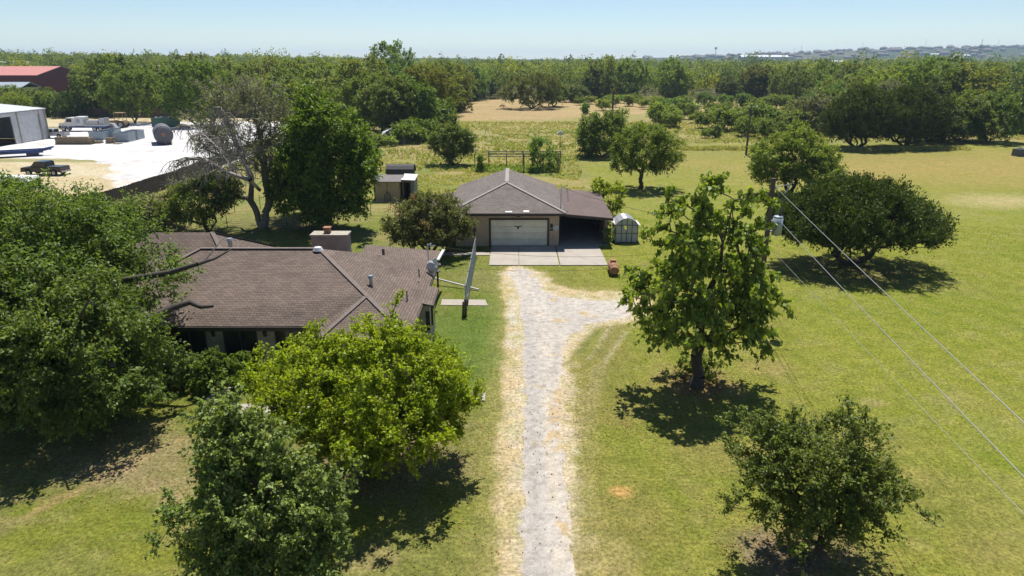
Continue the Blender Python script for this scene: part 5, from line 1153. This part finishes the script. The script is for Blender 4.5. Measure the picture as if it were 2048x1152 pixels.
tree('half_dead_tree', 'half-dead grey tree with bare drooping branches between lot fence and dense tree', 525, 455, 13,
     lobes=[(-.5,0,9.6,3.3,3.0,3.9),(1.6,.5,7.2,2.8,2.6,2.6),(-1.0,0,12.0,2.2,2.2,1.8),(-4.6,0,4.2,3.4,2.2,1.5),(2.3,0,10.0,2.0,2.2,2.4),(-3.2,0,7.5,2.2,2.0,1.8)],
     K=400, leaves=50, lsize=.18, lmat='grey', bark='greybark', trunk=(.1,0,2.6), r0=.5, clump=1.0, clear=2.3, twigs=12, droop=.35, upn=1.00, lw=.45, shell=.3, stems=2, leader=.8, upturn=.5, rmin=.022, lump=.25, twigtubes=True, bare=.15)
dd = [o for o in bpy.data.objects if o.name.startswith('half_dead_tree')][0]; hl = dd
rg_ = random.Random(8)
main = [(-23.3, 62.6, 3.6), T3(500, 360, 7.2), T3(455, 345, 7.4), T3(410, 318, 8.0), T3(375, 318, 7.6), T3(352, 335, 6.6)]
P = []; Q = []; A0 = []; A1 = []
def addb(a, b, r0, r1): P.append(tuple(a[i]-dd.location[i] for i in range(3))); Q.append(tuple(b[i]-dd.location[i] for i in range(3))); A0.append(r0); A1.append(r1)
def br(pts, r0, r1):
    n = len(pts)-1
    for i in range(n): addb(pts[i], pts[i+1], r0+(r1-r0)*i/n, r0+(r1-r0)*(i+1)/n)
br(main, .20, .06); m2 = [T3(470, 345, 7.4), T3(430, 290, 9.2), T3(400, 262, 10.0), T3(375, 250, 10.2)]; br(m2, .1, .03)
m3 = [T3(500, 350, 7.5), T3(470, 290, 9.6), T3(455, 240, 11.2), T3(440, 215, 12.0)]; br(m3, .12, .03)
for pts in (main[2:], m2, m3):
    for k in range(44):
        i = rg_.randrange(len(pts)-1); t_ = rg_.random(); p = [pts[i][j]+(pts[i+1][j]-pts[i][j])*t_ for j in range(3)]
        a = rg_.uniform(0, 6.28); L = rg_.uniform(.8, 2.2); q = p; r_ = .045
        dx, dy, dz = math.cos(a)*.8-.25, math.sin(a)*.6, .35
        for s in range(7):
            q2 = (q[0]+dx*L/6, q[1]+dy*L/6, q[2]+dz*L/6); addb(q, q2, r_, r_*.82); q = q2; r_ *= .82; dz -= .26; dx *= .93
            if rg_.random() < .8:
                e = (q[0]+rg_.uniform(-.3, .3), q[1]+rg_.uniform(-.3, .3), q[2]-rg_.uniform(.1, .7)); addb(q, e, .02, .012)
tubes_mesh('dead_branch', P, Q, A0, A1, M['greybark'], dd, 4)
MB().box(.25, .5, -.52, -.45, 1.2, 1.32).build('feeder_tray', M['white'], dd) if False else None
tree('dense_tree', 'tall dense dark green tree between the half-dead tree and the cream shed', 655, 458, 15,
     lobes=[(-.3,0,5.0,4.0,3.6,3.6),(.2,0,8.6,3.0,2.8,2.8),(-2.8,0,3.6,2.0,2.2,1.8),(3.0,0,6.2,1.9,2.2,1.5),(2.4,0,7.8,1.7,1.8,1.3),(.5,0,2.4,2.2,2.4,1.5),(-.4,0,10.6,1.5,1.6,1.5),(3.9,0,5.4,.9,1.3,.8),(-1.8,0,7.0,1.8,1.8,1.6)],
     K=620, leaves=100, lsize=.24, lmat='dense', trunk=(0,0,1.8), r0=.4, clump=1.0, clear=.9, droop=.3, upn=1.20, lw=.7, shell=.55, leader=.7, upturn=.3)
tree('crape_myrtle', 'wide round crape myrtle with faded pink bloom beside the garage', 860, 508, 17, cat='shrub',
     lobes=[(.1,0,2.6,3.0,2.4,1.7),(.2,0,3.8,1.9,1.7,1.0),(-1.7,0,2.0,1.6,1.7,1.1),(1.6,0,2.5,1.6,1.7,1.3)],
     K=420, leaves=110, lsize=.15, lmat='myrtle', trunk=(0,0,.8), r0=.22, clump=.55, clear=.5, droop=.1, upn=1.10, lw=.5, shell=.5, stems=5, upturn=.5)
cm = [o for o in bpy.data.objects if o.name.startswith('crape_myrtle')][0]
rng = np.random.default_rng(3); C = []
for (a, b, c_) in ((-2.9,-1.2,3.9),(-2.1,-1.6,3.9),(.4,-2.4,2.8),(-.9,-1.4,5.0),(1.2,-2.3,2.4),(-.1,-2.4,3.1),(-2.7,-1.0,4.1)):
    C.append(np.array((a, b, c_))+rng.normal(size=(22, 3))*.16)
C = np.concatenate(C); leaf_mesh('blossom', C, rng.normal(size=C.shape), rng.normal(size=C.shape)+[0, 0, .6], np.full(len(C), .12), np.full(len(C), .09), foliage('crape_blossom', (.36, .08, .08), (.28, .10, .08), .2), cm)
tree('olive_shrub', 'brownish olive shrub behind the wire fence near the lot fence', 318, 452, 19, cat='shrub', lobes=[(0,-1,1.5,3.0,2.2,1.3),(-1.6,-1,1.8,1.6,1.6,1.0),(1.6,-1,1.6,1.5,1.5,1.0)], K=220, leaves=70, lsize=.2, lmat='grey', trunk=(0,0,.6), r0=.2, clump=.7, clear=.4, stems=4, twigtubes=True, crown='foliage', trunkname='stem')
tree('willow_shrub', 'loose green tree leaning over the garden left of the half-dead trunk', 420, 450, 20, lobes=[(0,0,3.3,2.8,2.4,1.7),(1.5,0,3.9,2.0,1.8,1.2),(-1.8,0,2.4,1.7,1.7,1.1)], K=200, leaves=80, lsize=.17, lmat='oak', trunk=(.3,0,1.0), r0=.2, clump=.7, clear=.8, stems=2, droop=.5, twigtubes=True, loc=(-27.6, 60.5))
tree('young_tree', 'slim grey-green tree between the half-dead tree and the dense tree', 575, 440, 21, loc=(-21.3, 68.5), lobes=[(0,0,5.0,2.4,2.2,3.4),(0,0,8.2,1.6,1.6,2.0)], K=220, leaves=60, lsize=.22, lmat='oak', trunk=(0,0,1.5), r0=.18, clump=.8, clear=1.0, leader=.9)
# hedges in front of the house
tree('hedge_shrub', 'dark rounded shrub with pale glossy leaves under the front window', 330, 775, 22, cat='shrub', loc=(-16.6, 29.9), lobes=[(0,0,.85,1.9,.95,.8)], K=170, leaves=120, lsize=.10, lmat='bluegreen', trunk=(0,0,.2), r0=.06, clump=.33, clear=.15, shell=.55, crown='foliage', trunkname='stem', stems=4, lw=.6)
tree('hedge_shrub', 'bright green clipped shrub beside the front door walk', 420, 775, 23, cat='shrub', loc=(-13.9, 29.7), lobes=[(0,0,.8,1.25,.95,.8)], K=130, leaves=120, lsize=.095, lmat='dense', trunk=(0,0,.2), r0=.06, clump=.3, clear=.15, shell=.6, crown='foliage', trunkname='stem', stems=4, lw=.7)
tree('hedge_shrub', 'small shrub beside the brick chimney behind the house', 612, 500, 24, cat='shrub', loc=(-14.2, 44.3), lobes=[(0,0,1.5,.9,.8,1.2)], K=80, leaves=60, lsize=.13, lmat='myrtle', trunk=(0,0,.2), r0=.06, clump=.35, clear=.15, crown='foliage', trunkname='stem', stems=3)
# right side trees
tree('spreading_juniper', 'very wide flat-topped juniper in the middle of the right lawn', 1698, 530, 25,
     lobes=[(.2,0,3.7,5.4,5.0,2.2),(-2.8,0,3.3,3.4,3.6,1.6),(3.9,0,3.0,2.6,3.4,1.3),(0,0,4.9,3.5,3.4,1.5),(-4.2,.2,3.2,1.7,2.2,1.3)],
     K=720, leaves=95, lsize=.2, lmat='juniper', bark='bark', trunk=(0,0,.7), r0=.42, clump=.8, clear=1.0, twigs=8, droop=-.35, upn=.1, lw=.45, shell=.6, stems=5, leader=.5, upturn=.75, gaps=None, spire=0, lump=.07, rmin=.02)
tree('oak_tree', 'broad olive-green tree shading the lawn behind the utility pole', 1577, 390, 27,
     lobes=[(0,0,4.4,4.3,3.6,2.5),(-1.6,0,4.0,3.0,2.8,2.2),(2.6,0,3.8,2.3,2.4,1.6),(.3,0,6.1,2.2,2.2,1.3),(-3.4,0,3.0,1.5,1.6,1.0)],
     K=430, leaves=85, lsize=.22, lmat='oak', trunk=(0,0,1.6), r0=.3, clump=.85, clear=1.3, droop=.2, shell=.5, stems=2, upturn=.35)
tree('oak_tree', 'small round bush-like tree touching the broad olive-green tree', 1645, 392, 28, loc=(G(1640, 400)[0], G(1640, 400)[1]), lobes=[(0,0,2.7,2.0,1.8,1.5),(1.0,0,2.2,1.3,1.4,1.0)], K=130, leaves=70, lsize=.2, lmat='elm', trunk=(0,0,1.0), r0=.14, clump=.65, clear=.8, stems=2, upturn=.4)
tree('round_tree', 'neat round-crowned tree on a short trunk behind the greenhouse', 1281, 377, 29,
     lobes=[(.4,0,4.9,3.7,3.3,2.4),(-1.8,0,4.6,2.0,2.2,1.8),(2.9,0,4.2,1.6,1.8,1.5),(.3,0,6.3,2.4,2.2,1.4),(-2.2,0,3.0,1.5,1.4,.8),(2.4,0,2.9,1.5,1.4,.8)],
     K=380, leaves=75, lsize=.21, lmat='oak', trunk=(0,0,2.0), r0=.26, clump=.75, clear=1.9, droop=.2, shell=.45, leader=.5, upturn=.4)
tree('pasture_shrub', 'large dark round shrub behind the neat round-crowned tree', 1203, 314, 30, cat='shrub',
     lobes=[(0,0,3.4,3.9,3.4,3.0),(.8,0,5.2,2.8,2.6,1.8),(-1.6,0,2.6,2.2,2.4,2.0)], K=360, leaves=75, lsize=.27, lmat='pecan', trunk=(0,0,.5), r0=.3, clump=.95, clear=.5, shell=.6, stems=4)
tree('pasture_shrub', 'vase-shaped dark shrub in the rough pasture left of the arbor', 905, 330, 33, cat='shrub',
     lobes=[(0,0,3.4,3.0,2.7,2.4),(-1.6,0,3.5,1.6,1.8,1.4),(.4,0,5.0,1.5,1.6,1.3),(1.4,0,3.0,1.6,1.8,1.7)], K=330, leaves=65, lsize=.22, lmat='elm', trunk=(.4,0,.4), r0=.28, clump=.75, clear=.6, shell=.5, stems=5, upturn=.6, twigtubes=True)
tree('vine_clump', 'vine-covered post at the left end of the arbor', 962, 344, 34, cat='vine', lobes=[(0,0,1.2,.55,.5,1.2)], K=60, leaves=40, lsize=.16, lmat='dense', trunk=(0,0,.4), r0=.06, clump=.35, clear=.1, crown='foliage', trunkname='stem')
tree('arbor_tree', 'young light green tree growing through the right half of the arbor', 1080, 342, 35, lobes=[(0,0,2.7,1.6,1.4,1.9),(-.6,0,3.6,.9,.9,1.0),(1.2,0,1.5,1.6,1.0,1.0)], K=130, leaves=50, lsize=.19, lmat='mesquite', trunk=(0,0,.8), r0=.1, clump=.6, clear=.3, stems=3)
tree('fig_shrub', 'leafy light green sapling showing behind the carport roof', 1180, 412, 36, loc=(9.6, 67.5), cat='shrub', lobes=[(0,0,2.0,1.5,1.4,1.6),(-.6,0,2.9,.9,.9,.9)], K=90, leaves=45, lsize=.2, lmat='bright', trunk=(0,0,.5), r0=.08, clump=.5, clear=.2, stems=4, upturn=.7, twigtubes=True)
tree('fig_shrub', 'scraggly pale weeds beside the greenhouse and carport wall', 1217, 480, 37, loc=(8.15, 56.8), cat='weeds', lobes=[(0,0,.8,.3,.35,.8)], K=40, leaves=40, lsize=.12, lmat='weed', trunk=(0,0,.2), r0=.03, clump=.25, clear=.1, crown='foliage', trunkname='stem')
for i, (px, py, sc_, lab) in enumerate(((1712, 296, 1.0, 'left one of the two big dark junipers at the far edge of the lawn'), (1808, 293, 1.02, 'right one of the two big dark junipers at the far edge of the lawn'))):
    tree('dark_juniper', lab, px, py, 40+i, lobes=[(0,0,5.4,6.2,5.4,3.9),(-3.2,0,4.6,3.6,3.6,2.8),(3.4,0,4.8,3.6,3.6,3.0),(.5,0,7.6,4.0,3.6,2.2)],
         K=520, leaves=75, lsize=.38, lmat='juniper', trunk=(0,0,.9), r0=.5, clump=1.2, clear=1.2, twigs=8, droop=-.5, upn=.1, lw=.4, shell=.6, stems=5, gaps=None, spire=0, lump=.07, upturn=.75)
for i, (px, py, r_, h_, m_, lab) in enumerate(((1855, 284, 5, 7.6, 'juniper', 'dark evergreen closing the gap right of the two big junipers'), (1915, 282, 5.5, 9.0, 'elm', 'dense dark tree at the shaded lawn edge right of the junipers'), (1975, 284, 5.6, 9.0, 'pecan', 'grey-green bushy tree at the right end of the shaded lawn edge'), (1625, 268, 5.0, 8.0, 'grey', 'grey half-bare tree left of the two big junipers'), (1660, 262, 4.8, 8.6, 'elm', 'dark tree squeezed between the grey tree and the big junipers'), (2036, 268, 2.4, 3.0, 'mesquite', 'low light green bush by the sandy gap at the right edge'),
        (1650, 245, 5.0, 9.0, 'wood_dark', 'dark tree rising behind the grey half-bare tree'), (1760, 262, 5.0, 10.5, 'grey', 'thin grey-topped tree poking up behind the two junipers'))):
    tree('lawn_edge_tree', lab, px, py, 50+i, lobes=[(0,0,h_*.5,r_,r_*.9,h_*.42),(r_*.3,0,h_*.7,r_*.6,r_*.6,h_*.3),(-r_*.45,0,h_*.45,r_*.6,r_*.6,h_*.35)], K=300, leaves=65, lsize=.36, lmat=m_, trunk=(0,0,1.0), r0=.3, clump=1.1, clear=.6, shell=.55, stems=3, bark='greybark' if m_ == 'grey' else 'bark', bare=.25 if m_ == 'grey' else 0, twigtubes=m_ == 'grey')
# the clump behind the sheds and trees standing free
for i, (px, py, r_, h_, m_, lab) in enumerate(((775, 272, 5.6, 11.0, 'wood_mid', 'dark leafy tree at the near end of the tree belt above the shed'), (820, 268, 5.2, 10.8, 'dense', 'tree with shaded hollow trunk space right above the scrap container'),
        (858, 262, 4.4, 6.6, 'dense', 'round dark green bushy tree right of the scrap container'), (850, 248, 6.6, 13.5, 'wood_light', 'tallest bright green tree of the belt beside the pasture'), (882, 232, 6.4, 14.0, 'wood_mid', 'rounded green tree behind the brightest tree of the belt'),
        (905, 222, 6.0, 12.5, 'wood_mid', 'last tree of the belt where the dry field begins'), (735, 262, 5.6, 11.5, 'oak', 'olive tree of the belt just above the dense dark tree'), (705, 240, 6, 12, 'wood_mid', 'tree of the belt seen over the top of the dense dark tree'),
        (812, 286, 2.4, 2.6, 'dense', 'low shaded bush touching the scrap container'), (838, 280, 2.8, 3.2, 'dense', 'dark low bush between the container and the round bushy tree'), (770, 292, 1.4, 1.4, 'weed', 'weedy bush growing against the scrap container'),
        (1064, 217, 9.2, 10.8, 'wood_mid', 'very wide dark tree standing alone at the edge of the dry field'), (1108, 213, 4.2, 7.6, 'wood_mid', 'smaller tree with visible trunk next to the wide lone field tree'),
        (1150, 204, 4.5, 5.2, 'wood_dark', 'low dark tree at the field edge right of the lone pair'), (270, 246, 7.2, 13.5, 'wood_mid', 'broad tree at the back of the lot above the green skip'), (398, 252, 7.0, 14.5, 'dense', 'large rounded tree behind the bare branches at the back of the lot'))):
    tree('belt_tree', lab, px, py, 70+i, lobes=[(0,0,h_*.52,r_,r_*.9,h_*.42),(r_*.3,0,h_*.74,r_*.62,r_*.6,h_*.26),(-r_*.45,0,h_*.5,r_*.6,r_*.6,h_*.36),(-r_*.1,-r_*.3,h_*.7,r_*.6,r_*.5,h_*.28)], K=340, leaves=65, lsize=.4, lmat=m_, trunk=(0,0,1.2), r0=.32, clump=1.15, clear=.7 if i not in (12, 14) else 2.2, shell=.55, stems=2)
# mesquites and bushes of the dry field and pasture
mp = []
for k in range(4):
    t = thing('mesquite_bush', 'x', 'bush', (0, 0, 0), 0, 'light green mesquite bushes scattered along the dry field')
    grow(t, 90+k, [(0,0,1.9,2.2,2.0,1.3),(1.2,0,1.7,1.4,1.4,1.0),(-1.1,.3,2.2,1.3,1.3,1.0)], 110, 55, .26, 'mesquite' if k != 3 else 'oak', trunk=(0,0,.4), r0=.12, clump=.7, clear=.5, stems=4, upturn=.6, crown='foliage', trunkname='stem')
    mp.append(t)
rd = random.Random(21); used = set()
spots = [(1207,221,1.0),(1222,214,1.1),(1258,212,1.0),(1285,214,.9),(1302,218,1.25),(1325,217,1.0),(1345,219,1.1),(1368,217,1.2),(1382,226,1.0),(1365,238,1.1),(1408,213,1.3),(1428,224,.9),(1450,228,1.1),(1448,212,1.1),(1488,218,1.3),(1510,222,1.0),(1540,218,1.3),(1570,218,1.2),(1590,224,1.2),(1272,205,1.0),(1240,206,.9),
         (1318,252,1.4),(1345,254,1.1),(1420,256,1.3),(1455,262,1.5),(1490,258,1.5),(1520,265,1.6),(1552,262,1.6),(1575,270,1.5),(1535,278,1.1),(1600,262,1.7),(1490,272,1.0),(1395,246,.8),(1415,276,.5),(1330,246,.9),(1160,210,.8),(1180,208,.9)]
labs = ['round light green bush of the row between dry field and woodland', 'light green pasture bush near the mown lawn boundary']
for i, (px, py, s) in enumerate(spots):
    k = i % 4; o = mp[k] if k not in used else copy_tree(mp[k]); used.add(k)
    x, y = G(px, py); o.location = (x, y, 0); o.rotation_euler.z = rd.uniform(0, 6); o.scale = (s*1.05, s*1.05, s*rd.uniform(.85, 1.1)); zn = 'beyond the dark round shrub' if px < 1320 else 'in the middle of the row' if px < 1460 else 'beyond the bare pole'; o['label'] = (('round light green bush on the dry field, ' if py < 235 else 'light green pasture bush nearer the mown lawn, ')+zn); o['group'] = 'mesquite bushes '+('of the dry field ' if py < 235 else 'of the pasture ')+zn
x, y = G(1432, 276); tree('dark_bush', 'small upright blue-green bush alone in the pasture by the lawn boundary', 0, 0, 95, loc=(x, y), cat='bush', lobes=[(0,0,1.3,1.0,1.0,1.2)], K=70, leaves=60, lsize=.2, lmat='bluegreen', trunk=(0,0,.2), r0=.08, clump=.4, clear=.2, crown='foliage', trunkname='stem')
x, y = G(1170, 236); tree('field_sapling', 'thin young tree alone on the dry field', 0, 0, 96, loc=(x, y), lobes=[(0,0,2.4,1.2,1.2,1.6)], K=70, leaves=45, lsize=.26, lmat='mesquite', trunk=(0,0,1.0), r0=.09, clump=.55, clear=.6)
# ------------------------------------------------------------------ woodland trees: individual objects
protos = []
for k, (m_, tall) in enumerate((('wood_mid', 1), ('wood_dark', 1), ('wood_light', .9), ('wood_mid', .8), ('wood_dark', .85), ('wood_mid', 1.1), ('wood_light', .8), ('grey', .95))):
    t = thing('woodland_tree', 'x', 'tree', (0, 0, 0), 0, 'trees of the woodland')
    r_ = 4.9+.4*(k % 3); h_ = 11*tall
    grow(t, 120+k, [(0,0,h_*.50,r_*(.85+.1*(k%2)),r_,h_*.40),(r_*(.2+.08*(k%4)),.5,h_*.70,r_*.55,r_*.6,h_*.27),(-r_*.45,-.5,h_*(.45+.05*(k%3)),r_*.6,r_*.6,h_*.36),(0,-r_*.45,h_*.34,r_*.8,r_*.5,h_*.30),(r_*.5,-.3,h_*.3,r_*.6,r_*.6,h_*.25)], 165, 50, .48, m_, trunk=(0,0,1.6), r0=.22, clump=1.2, clear=.35, shell=.6, stems=1, sides=4, bark='greybark' if m_ == 'grey' else 'bark')
    protos.append(t)
LX = [(-900,238),(100,238),(180,236),(300,232),(500,235),(640,240),(700,250),(720,240),(740,250),(790,262),(860,240),(900,222),(925,205),(1000,199),(1100,197),(1300,199),(1560,201),(1600,214),(1660,224),(1700,232),(1900,240),(1990,236),(2010,205),(2048,205),(2080,236),(3000,236)]
def in_wood(x, y):
    z = float(tz(x, y)); px, _ = pixel(x, y, z); py = pixel(x, y, 0)[1]
    return py < np.interp(px, [p[0] for p in LX], [p[1] for p in LX]), px
cand = []; rd = random.Random(33); s_ = 9.2
yy = 150.0
while yy < 420:
    xx = -.95*yy-10
    while xx < .95*yy+10:
        x = xx+rd.uniform(-4.4, 4.4); y = yy+rd.uniform(-4.4, 4.4); ok_, px = in_wood(x, y)
        if px < 195 and 232 < y < 330: xx += s_; continue
        if ok_ and not (-300 < x < -197 and 288 < y < 350) and not (px < 150 and 255 < y < 290 and rd.random() < .7): cand.append((y, x, px))
        xx += s_
    yy += s_*.92
cand.sort(); vis = [c for c in cand if -40 < c[2] < 2090]
ind = vis[:296]; rest = [c for c in cand if c not in set(ind)]
LAB = {'wood_mid': 'mid-green', 'wood_dark': 'dark green', 'wood_light': 'yellow-green', 'grey': 'greyish thin-leaved'}
PM = ['wood_mid','wood_dark','wood_light','wood_mid','wood_dark','wood_mid','wood_light','grey']
used = set()
for (y, x, px) in ind:
    k = rd.choices(range(8), (5, 3, 2.2 if px < 700 else 1.4, 4, 3, 4, 1.4, .9))[0]
    o = protos[k] if k not in used else copy_tree(protos[k]); used.add(k)
    zone = next(n for lim, n in ((120, 'beside the red barn'), (260, 'behind the flatbed truck'), (400, 'behind the green skip and steel tank'), (560, 'behind the half-dead grey tree'), (720, 'behind the dense dark tree'), (925, 'in the tree belt beside the dry field'),
        (1160, 'beyond the lone field trees'), (1400, 'behind the row of light green bushes'), (1620, 'behind the bare pole and pasture bushes'), (1850, 'behind the two big junipers'), (9999, 'beyond the far right lawn edge')) if px < lim)
    sz_ = 'tall' if y < 215 and k in (0, 1, 5) else 'low' if k in (3, 4, 6) else 'mid-sized'
    o['label'] = f'{sz_} {LAB[PM[k]]} broadleaf tree {zone}'; o['group'] = f'woodland trees {zone}'
    s = (.62+.82*float(fbm(np.array([x]), np.array([y]), 26, 411, 2)[0]))*rd.uniform(.88, 1.15)*(1.1 if px < 560 else 1.03)
    if rd.random() < .1: s *= 1.2
    if px < 200 and y < 235: s = min(s, (14.6-.034*y)/11.5)
    o.location = (x, y, float(tz(x, y))-.2); o.rotation_euler.z = rd.uniform(0, 6.28); o.scale = (s*rd.uniform(.95, 1.1), s, s*rd.uniform(.9, 1.12))
for k in range(8):
    if k not in used:
        for c in list(kids(protos[k])): bpy.data.objects.remove(c)
        bpy.data.objects.remove(protos[k])
# far woodland, one mass beyond counting
rng = np.random.default_rng(77); pts = [(x, y) for (y, x, px) in rest]
yy = 420.0
while yy < 2000:
    sp = 10.5 if yy < 700 else 12.0 if yy < 1100 else 17.0
    n = int(2*.86*yy/sp); xs = np.linspace(-.86*yy, .86*yy, n)+rng.uniform(-.4, .4, n)*sp
    ys_ = yy+rng.uniform(-.4, .4, n)*sp
    kp = (fbm(xs, ys_, 120, 88, 2) > (.0 if yy < 900 else .32 if yy < 1500 else .45)) & (np.abs(xs/yy) < .84)
    pts += list(zip(xs[kp], ys_[kp])); yy += sp*.9
pts = np.array(pts); n = len(pts); hgt = rng.uniform(8.0, 12.5, n)*(.58+.85*fbm(pts[:, 0], pts[:, 1], 45, 412, 2))*np.where(rng.random(n) < .07, 1.35, 1); rad = rng.uniform(3.8, 6.2, n)*np.where(pts[:, 1] > 1100, 1.4, 1)
per = np.where(pts[:, 1] < 430, 420, np.where(pts[:, 1] < 650, 230, np.where(pts[:, 1] < 1000, 110, 55)))
lsz = np.where(pts[:, 1] < 430, .75, np.where(pts[:, 1] < 650, 1.05, np.where(pts[:, 1] < 1000, 1.6, 2.6)))
kind = rng.choice(3, n, p=(.50, .42, .08))
zg = tz(pts[:, 0], pts[:, 1])
for k, (nm, m_) in enumerate((('far_woodland', 'wood_mid'), ('far_woodland', 'wood_dark'), ('far_woodland', 'wood_light'))):
    sel = np.where(kind == k)[0]; ci = np.repeat(sel, per[sel]); N_ = len(ci)
    d = rng.normal(size=(N_, 3)); d[:, 2] = np.abs(d[:, 2])*1.1-.25; d /= np.linalg.norm(d, axis=1, keepdims=True)
    bump = 1+.16*np.sin(d[:, 0]*6+ci)+.14*np.sin(d[:, 1]*7+ci*1.7)
    rr_ = (rng.uniform(.78, 1.02, N_)*bump)[:, None]
    C = np.stack([pts[ci, 0], pts[ci, 1], zg[ci]+hgt[ci]*.52], 1)+d*rr_*np.stack([rad[ci], rad[ci], hgt[ci]*.46], 1)
    Nn = d*.8+rng.normal(size=d.shape)*.6; Nn[:, 2] += .15; A = rng.normal(size=d.shape)
    sz = lsz[ci]*rng.uniform(.7, 1.3, N_)
    tag(leaf_mesh(nm, C, A, Nn, sz, sz*.8, FM[m_], None), 'distant woodland canopy fading towards the horizon', 'woodland', kind='stuff')
print('far trees', n, 'individual', len(ind))
# ------------------------------------------------------------------ tall grass and weeds
def tufts(name, label, n, region, hmin, hmax, m_, seed, wdt=.05):
    rng = np.random.default_rng(seed); (x0, x1, y0, y1), fn = region
    X = rng.uniform(x0, x1, n*3); Y = rng.uniform(y0, y1, n*3); k = fn(X, Y); X = X[k][:n]; Y = Y[k][:n]
    b = 7; ci = np.repeat(np.arange(len(X)), b); N_ = len(ci)
    h = rng.uniform(hmin, hmax, len(X))[ci]*rng.uniform(.6, 1.2, N_)
    A = rng.normal(size=(N_, 3))*.55; A[:, 2] = 1
    C = np.stack([X[ci]+rng.normal(size=N_)*h*.3, Y[ci]+rng.normal(size=N_)*h*.3, tz(X[ci], Y[ci])+h*.42], 1)
    Nn = rng.normal(size=(N_, 3))*.7; Nn[:, 2] += .9
    tag(leaf_mesh(name, C, A, Nn, h, np.full(N_, wdt)+h*.12, FM[m_], None), label, 'grass', kind='stuff')
def wild(X, Y): return (sdf(MOWN, X, Y) > .8) & (sdf(FIELD, X, Y) > 0) & (fbm(X, Y*1.5, 7, 301, 3) > .33)
tufts('tall_grass', 'tall pale dry grass of the rough pasture', 16000, ((-28, 115, 96, 178), wild), .15, .45, 'straw', 1, .06)
tufts('weeds', 'green weeds scattered through the rough pasture', 4200, ((-28, 115, 92, 175), lambda X, Y: wild(X, Y) & (fbm(X, Y*1.4, 11, 302, 3) > .53)), .2, .55, 'weed', 2, .10)
tufts('tall_grass', 'unmown grass round the arbor and sheds', 3500, ((-30, 12, 76, 100), lambda X, Y: (sdf(MOWN, X, Y) > 1) & (fbm(X, Y, 4, 303, 3) > .5)), .12, .35, 'straw', 3, .04)
ax_, ay_ = G(1040, 342)
tufts('weeds', 'rank weeds growing under the arbor frame', 900, ((ax_-6.5, ax_+5.5, ay_-1.5, ay_+3), lambda X, Y: X == X), .3, .8, 'weed', 4, .08)
tufts('weeds', 'grass tufts along the boundary of mown lawn and pasture', 1500, ((24, 80, 120, 124), lambda X, Y: X == X), .3, .7, 'straw', 5, .08)
def turf(X, Y): return (sdf(STRAW, X, Y) > -.1+.5*fbm(X, Y, 1, 5)) & (sdf(DRIVE, X, Y) > .05) & (Y < 46+28*fbm(X, Y, 6, 9)) & (np.abs(X) < .8*Y+2) & ~((X > -22.6) & (X < -4.5) & (Y > 30.5) & (Y < 43)) & (sdf([(gx0, 50), (gx1, 50), (gx1, 56.4), (gx0, 56.4)], X, Y) > .1)
def lawn_blades(name, label, n, y0, y1, h0, h1, wd, m_, seed, thr):
    rng = np.random.default_rng(seed); Y = y0+(y1-y0)*rng.random(n)**.9; X = (rng.random(n)*2-1)*(.8*Y+1)
    k = turf(X, Y) & (fbm(X, Y, 1.3, seed+400, 3) > thr); X = X[k]; Y = Y[k]; n = len(X)
    h = rng.uniform(h0, h1, n); A = rng.normal(size=(n, 3))*.75; A[:, 2] = .8; C = np.stack([X, Y, h*.35+.01], 1); Nn = rng.normal(size=(n, 3)); Nn[:, 2] += .8
    tag(leaf_mesh(name, C, A, Nn, h, np.full(n, wd)*(Y/25), FM[m_], None), label, 'grass', kind='stuff')
lawn_blades('lawn_grass', 'short green grass of the lawn', 190000, 13, 70, .03, .075, .022, 'turf', 11, .30)
lawn_blades('dry_grass', 'dry straw-coloured grass blades in the lawn', 45000, 13, 70, .03, .07, .022, 'turfdry', 12, .42)
def litter(cx, cy_, r, n, seed):
    rng = np.random.default_rng(seed); a = rng.uniform(0, 6.28, n); q = r*np.abs(rng.normal(size=n))*.6
    C = np.stack([cx+q*np.cos(a), cy_+q*np.sin(a), np.full(n, .03)], 1); Nn = rng.normal(size=(n, 3))*.3; Nn[:, 2] += 1
    return C, Nn
CS = [litter(*a) for a in ((8.9, 30.2, 4.5, 1100, 1), (9.3, 18.4, 3.2, 1200, 2), (-5.2, 22.5, 4.5, 1500, 3), (-17, 25, 6, 1500, 4), (5, 26, 14, 900, 5), (-8, 22, 9, 700, 6))]
C = np.concatenate([c[0] for c in CS]); Nn = np.concatenate([c[1] for c in CS]); rng = np.random.default_rng(9)
tag(leaf_mesh('fallen_leaves', C, rng.normal(size=C.shape)*[1, 1, .15], Nn, rng.uniform(.04, .11, len(C)), rng.uniform(.03, .07, len(C)), foliage('dry_fallen_leaf', (.36, .22, .10), (.22, .13, .06), .15, .8, .1), None), 'dry brown leaf litter strewn on the grass under the trees', 'leaf litter', kind='stuff')
# ------------------------------------------------------------------ haze
hz = MB().box(-7600, 7600, -120, 7600, -9, 108)
ho = hz.build('haze', None or bpy.data.materials.new('haze')); hm_ = ho.data.materials[0]; hm_.use_nodes = True
nt = hm_.node_tree; nt.nodes.clear(); pv = nt.nodes.new('ShaderNodeVolumePrincipled'); ou = nt.nodes.new('ShaderNodeOutputMaterial')
pv.inputs['Color'].default_value = (.56, .76, 1.0, 1); pv.inputs['Density'].default_value = .00013; pv.inputs['Anisotropy'].default_value = .1
nt.links.new(pv.outputs[0], ou.inputs['Volume']); tag(ho, 'thin blue summer haze over the far country', 'haze', kind='stuff')
